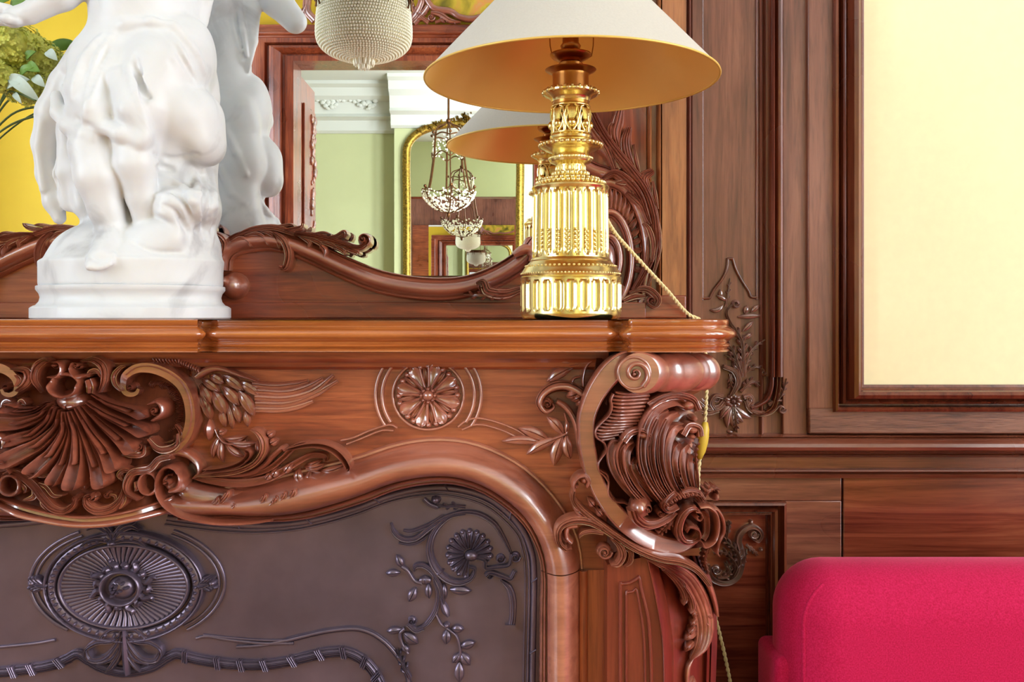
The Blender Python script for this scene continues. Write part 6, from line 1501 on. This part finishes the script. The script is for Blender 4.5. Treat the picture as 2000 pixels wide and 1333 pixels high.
for rr, n in ((20, 14), (10, 8)):
    for j in range(n):
        a = 2 * pi * j / n; m2 = MB(); ball(m2, (0, 0, 0), 4.4 * kC, 6, 6, (1, 1, 4.2 if rr == 20 else 4.4)); mb.add(np.concatenate(m2.v) + np.array([cC[0] + rr * kC * math.cos(a) * .9, cC[1] + rr * kC * math.sin(a) * .9, zc_(112 if rr == 20 else 118)]), m2.f)
ball(mb, (cC[0], cC[1], zc_(130)), 5 * kC, 8, 6, (1, 1, 1.2)); mb.build('crystal_drop', CRYSTAL, CH)
mb = MB(); lathe(mb, [(29 * kC, zc_(100)), (29 * kC, zc_(96)), (25 * kC, zc_(96)), (25 * kC, zc_(100))], cC, 32, close=True)
lathe(mb, [(86 * kC, zc_(8)), (93 * kC, zc_(7)), (95 * kC, zc_(0)), (92 * kC, zc_(-6)), (96 * kC, zc_(-10)), (94 * kC, zc_(-16)), (86 * kC, zc_(-14))], cC, 64, close=True)
for j in range(8):
    a = 2 * pi * (j + .3) / 8
    for s_ in (-.09, .09):
        tube(mb, [(cC[0] + 95 * kC * math.cos(a + s_ * u), cC[1] + 95 * kC * math.sin(a + s_ * u), zc_(y)) for u, y in ((.2, 2), (.9, 10), (.7, 18), (1.2, 26))], [1.6 * kC, 2.6 * kC, 1.8 * kC, 2.4 * kC], 6)
    ball(mb, (cC[0] + 95 * kC * math.cos(a), cC[1] + 95 * kC * math.sin(a), zc_(-2)), 6 * kC, 8, 6)
for j in range(30):
    a = 2 * pi * j / 30; ball(mb, (cC[0] + 95 * kC * math.cos(a), cC[1] + 95 * kC * math.sin(a), zc_(0)), 3 * kC, 6, 5)
mb.build('rim', BRONZE, CH)
mb = MB()
for j in range(4):
    a = 2 * pi * (j + .3) / 4
    tube(mb, cr([(cC[0] + 92 * kC * math.cos(a), cC[1] + 92 * kC * math.sin(a), zc_(-8)), (cC[0] + 80 * kC * math.cos(a), cC[1] + 80 * kC * math.sin(a), zc_(-80)), (cC[0] + 40 * kC * math.cos(a), cC[1] + 40 * kC * math.sin(a), zc_(-190)), (cC[0], cC[1], zc_(-230))], 8), 2.2 * kC, 6)
tube(mb, [(cC[0], cC[1], zc_(-225)), (cC[0], cC[1], CEIL_Z)], 1.6 * kC, 6); lathe(mb, [(0, CEIL_Z - .03), (.05, CEIL_Z - .02), (.07, CEIL_Z), (0, CEIL_Z)], cC, 24)
mb.build('suspension', BRONZE, CH)
# bronze basket chandelier of the green room
kB = 8.2 / F; cB = (X_at(876, 8.2), 2 * MIRROR_Y - 8.2)
def zb(y): return ZC - (y - HY) * kB
CB = thing('bronze_chandelier', 'dark bronze basket chandelier of cut glass hanging before the gilt mirror', 'chandelier', (cB[0], cB[1], zb(390)))
def pb(r, a, y): return (cB[0] + r * kB * math.cos(a), cB[1] + r * kB * math.sin(a), zb(y))
mb = MB(); mbb = MB(); R = random.Random(8)
bp = [(54, 372), (50, 384), (42, 396), (30, 406), (16, 412), (4, 416)]
for j in range(6):
    a = 2 * pi * (j + .35) / 6; tube(mb, cr([pb(r, a, y) for r, y in bp], 5), 1.5 * kB, 6)
    a2 = a + pi / 6; tube(mb, cr([pb(54, a, 370), pb(52, a + pi / 12, 378), pb(51, a2, 380), pb(52, a2 + pi / 12, 378), pb(54, a + pi / 3, 370)], 5), 1.2 * kB, 6); ball(mb, pb(55, a, 368), 3.4 * kB, 7, 5)
    tube(mb, cr([pb(46, a, 376), pb(40, a, 350), pb(34, a, 312), pb(32, a, 285), pb(30, a, 262)], 5), (2.0 if j % 2 == 0 else 1.2) * kB, 6)
    tube(mb, cr([pb(30, a, 262), pb(24, a, 250), pb(10, a, 244), pb(0, a, 238)], 5), 1.4 * kB, 6)
    tube(mb, cr([pb(34, a, 310), pb(33, a2, 300), pb(34, a + pi / 3, 310)], 5), 1.2 * kB, 6); tube(mb, cr([pb(31, a, 268), pb(31, a2, 264), pb(31, a + pi / 3, 268)], 5), 1.4 * kB, 6); ball(mb, pb(36, a, 263), 3 * kB, 7, 5)
tube(mb, [pb(0, 0, 250), pb(0, 0, 190)], 2.2 * kB, 6); tube(mb, [pb(0, 0, 190), (cB[0], cB[1], CEIL_Z)], 1.2 * kB, 6); ball(mb, pb(0, 0, 236), 5 * kB, 8, 6); ball(mb, pb(0, 0, 419), 4 * kB, 7, 6, (1, 1, 1.5))
mb.build('frame', BRONZE, CB)
for i in range(420):
    t = R.random(); r = 53 * math.sqrt(1 - t ** 1.6); a = R.uniform(0, 2 * pi); ball(mbb, pb(r, a, 374 + 40 * t), R.uniform(1.4, 2.4) * kB, 5, 4)
mbb.build('glass_basket', CRYSTAL, CB)['kind'] = 'stuff'; mbb = MB()
for i in range(150): ball(mbb, pb(30 + R.uniform(-1, 1), R.uniform(0, 2 * pi), R.uniform(268, 308)), R.uniform(1.4, 2.4) * kB, 5, 4)
mbb.build('glass_crown', CRYSTAL, CB)['kind'] = 'stuff'
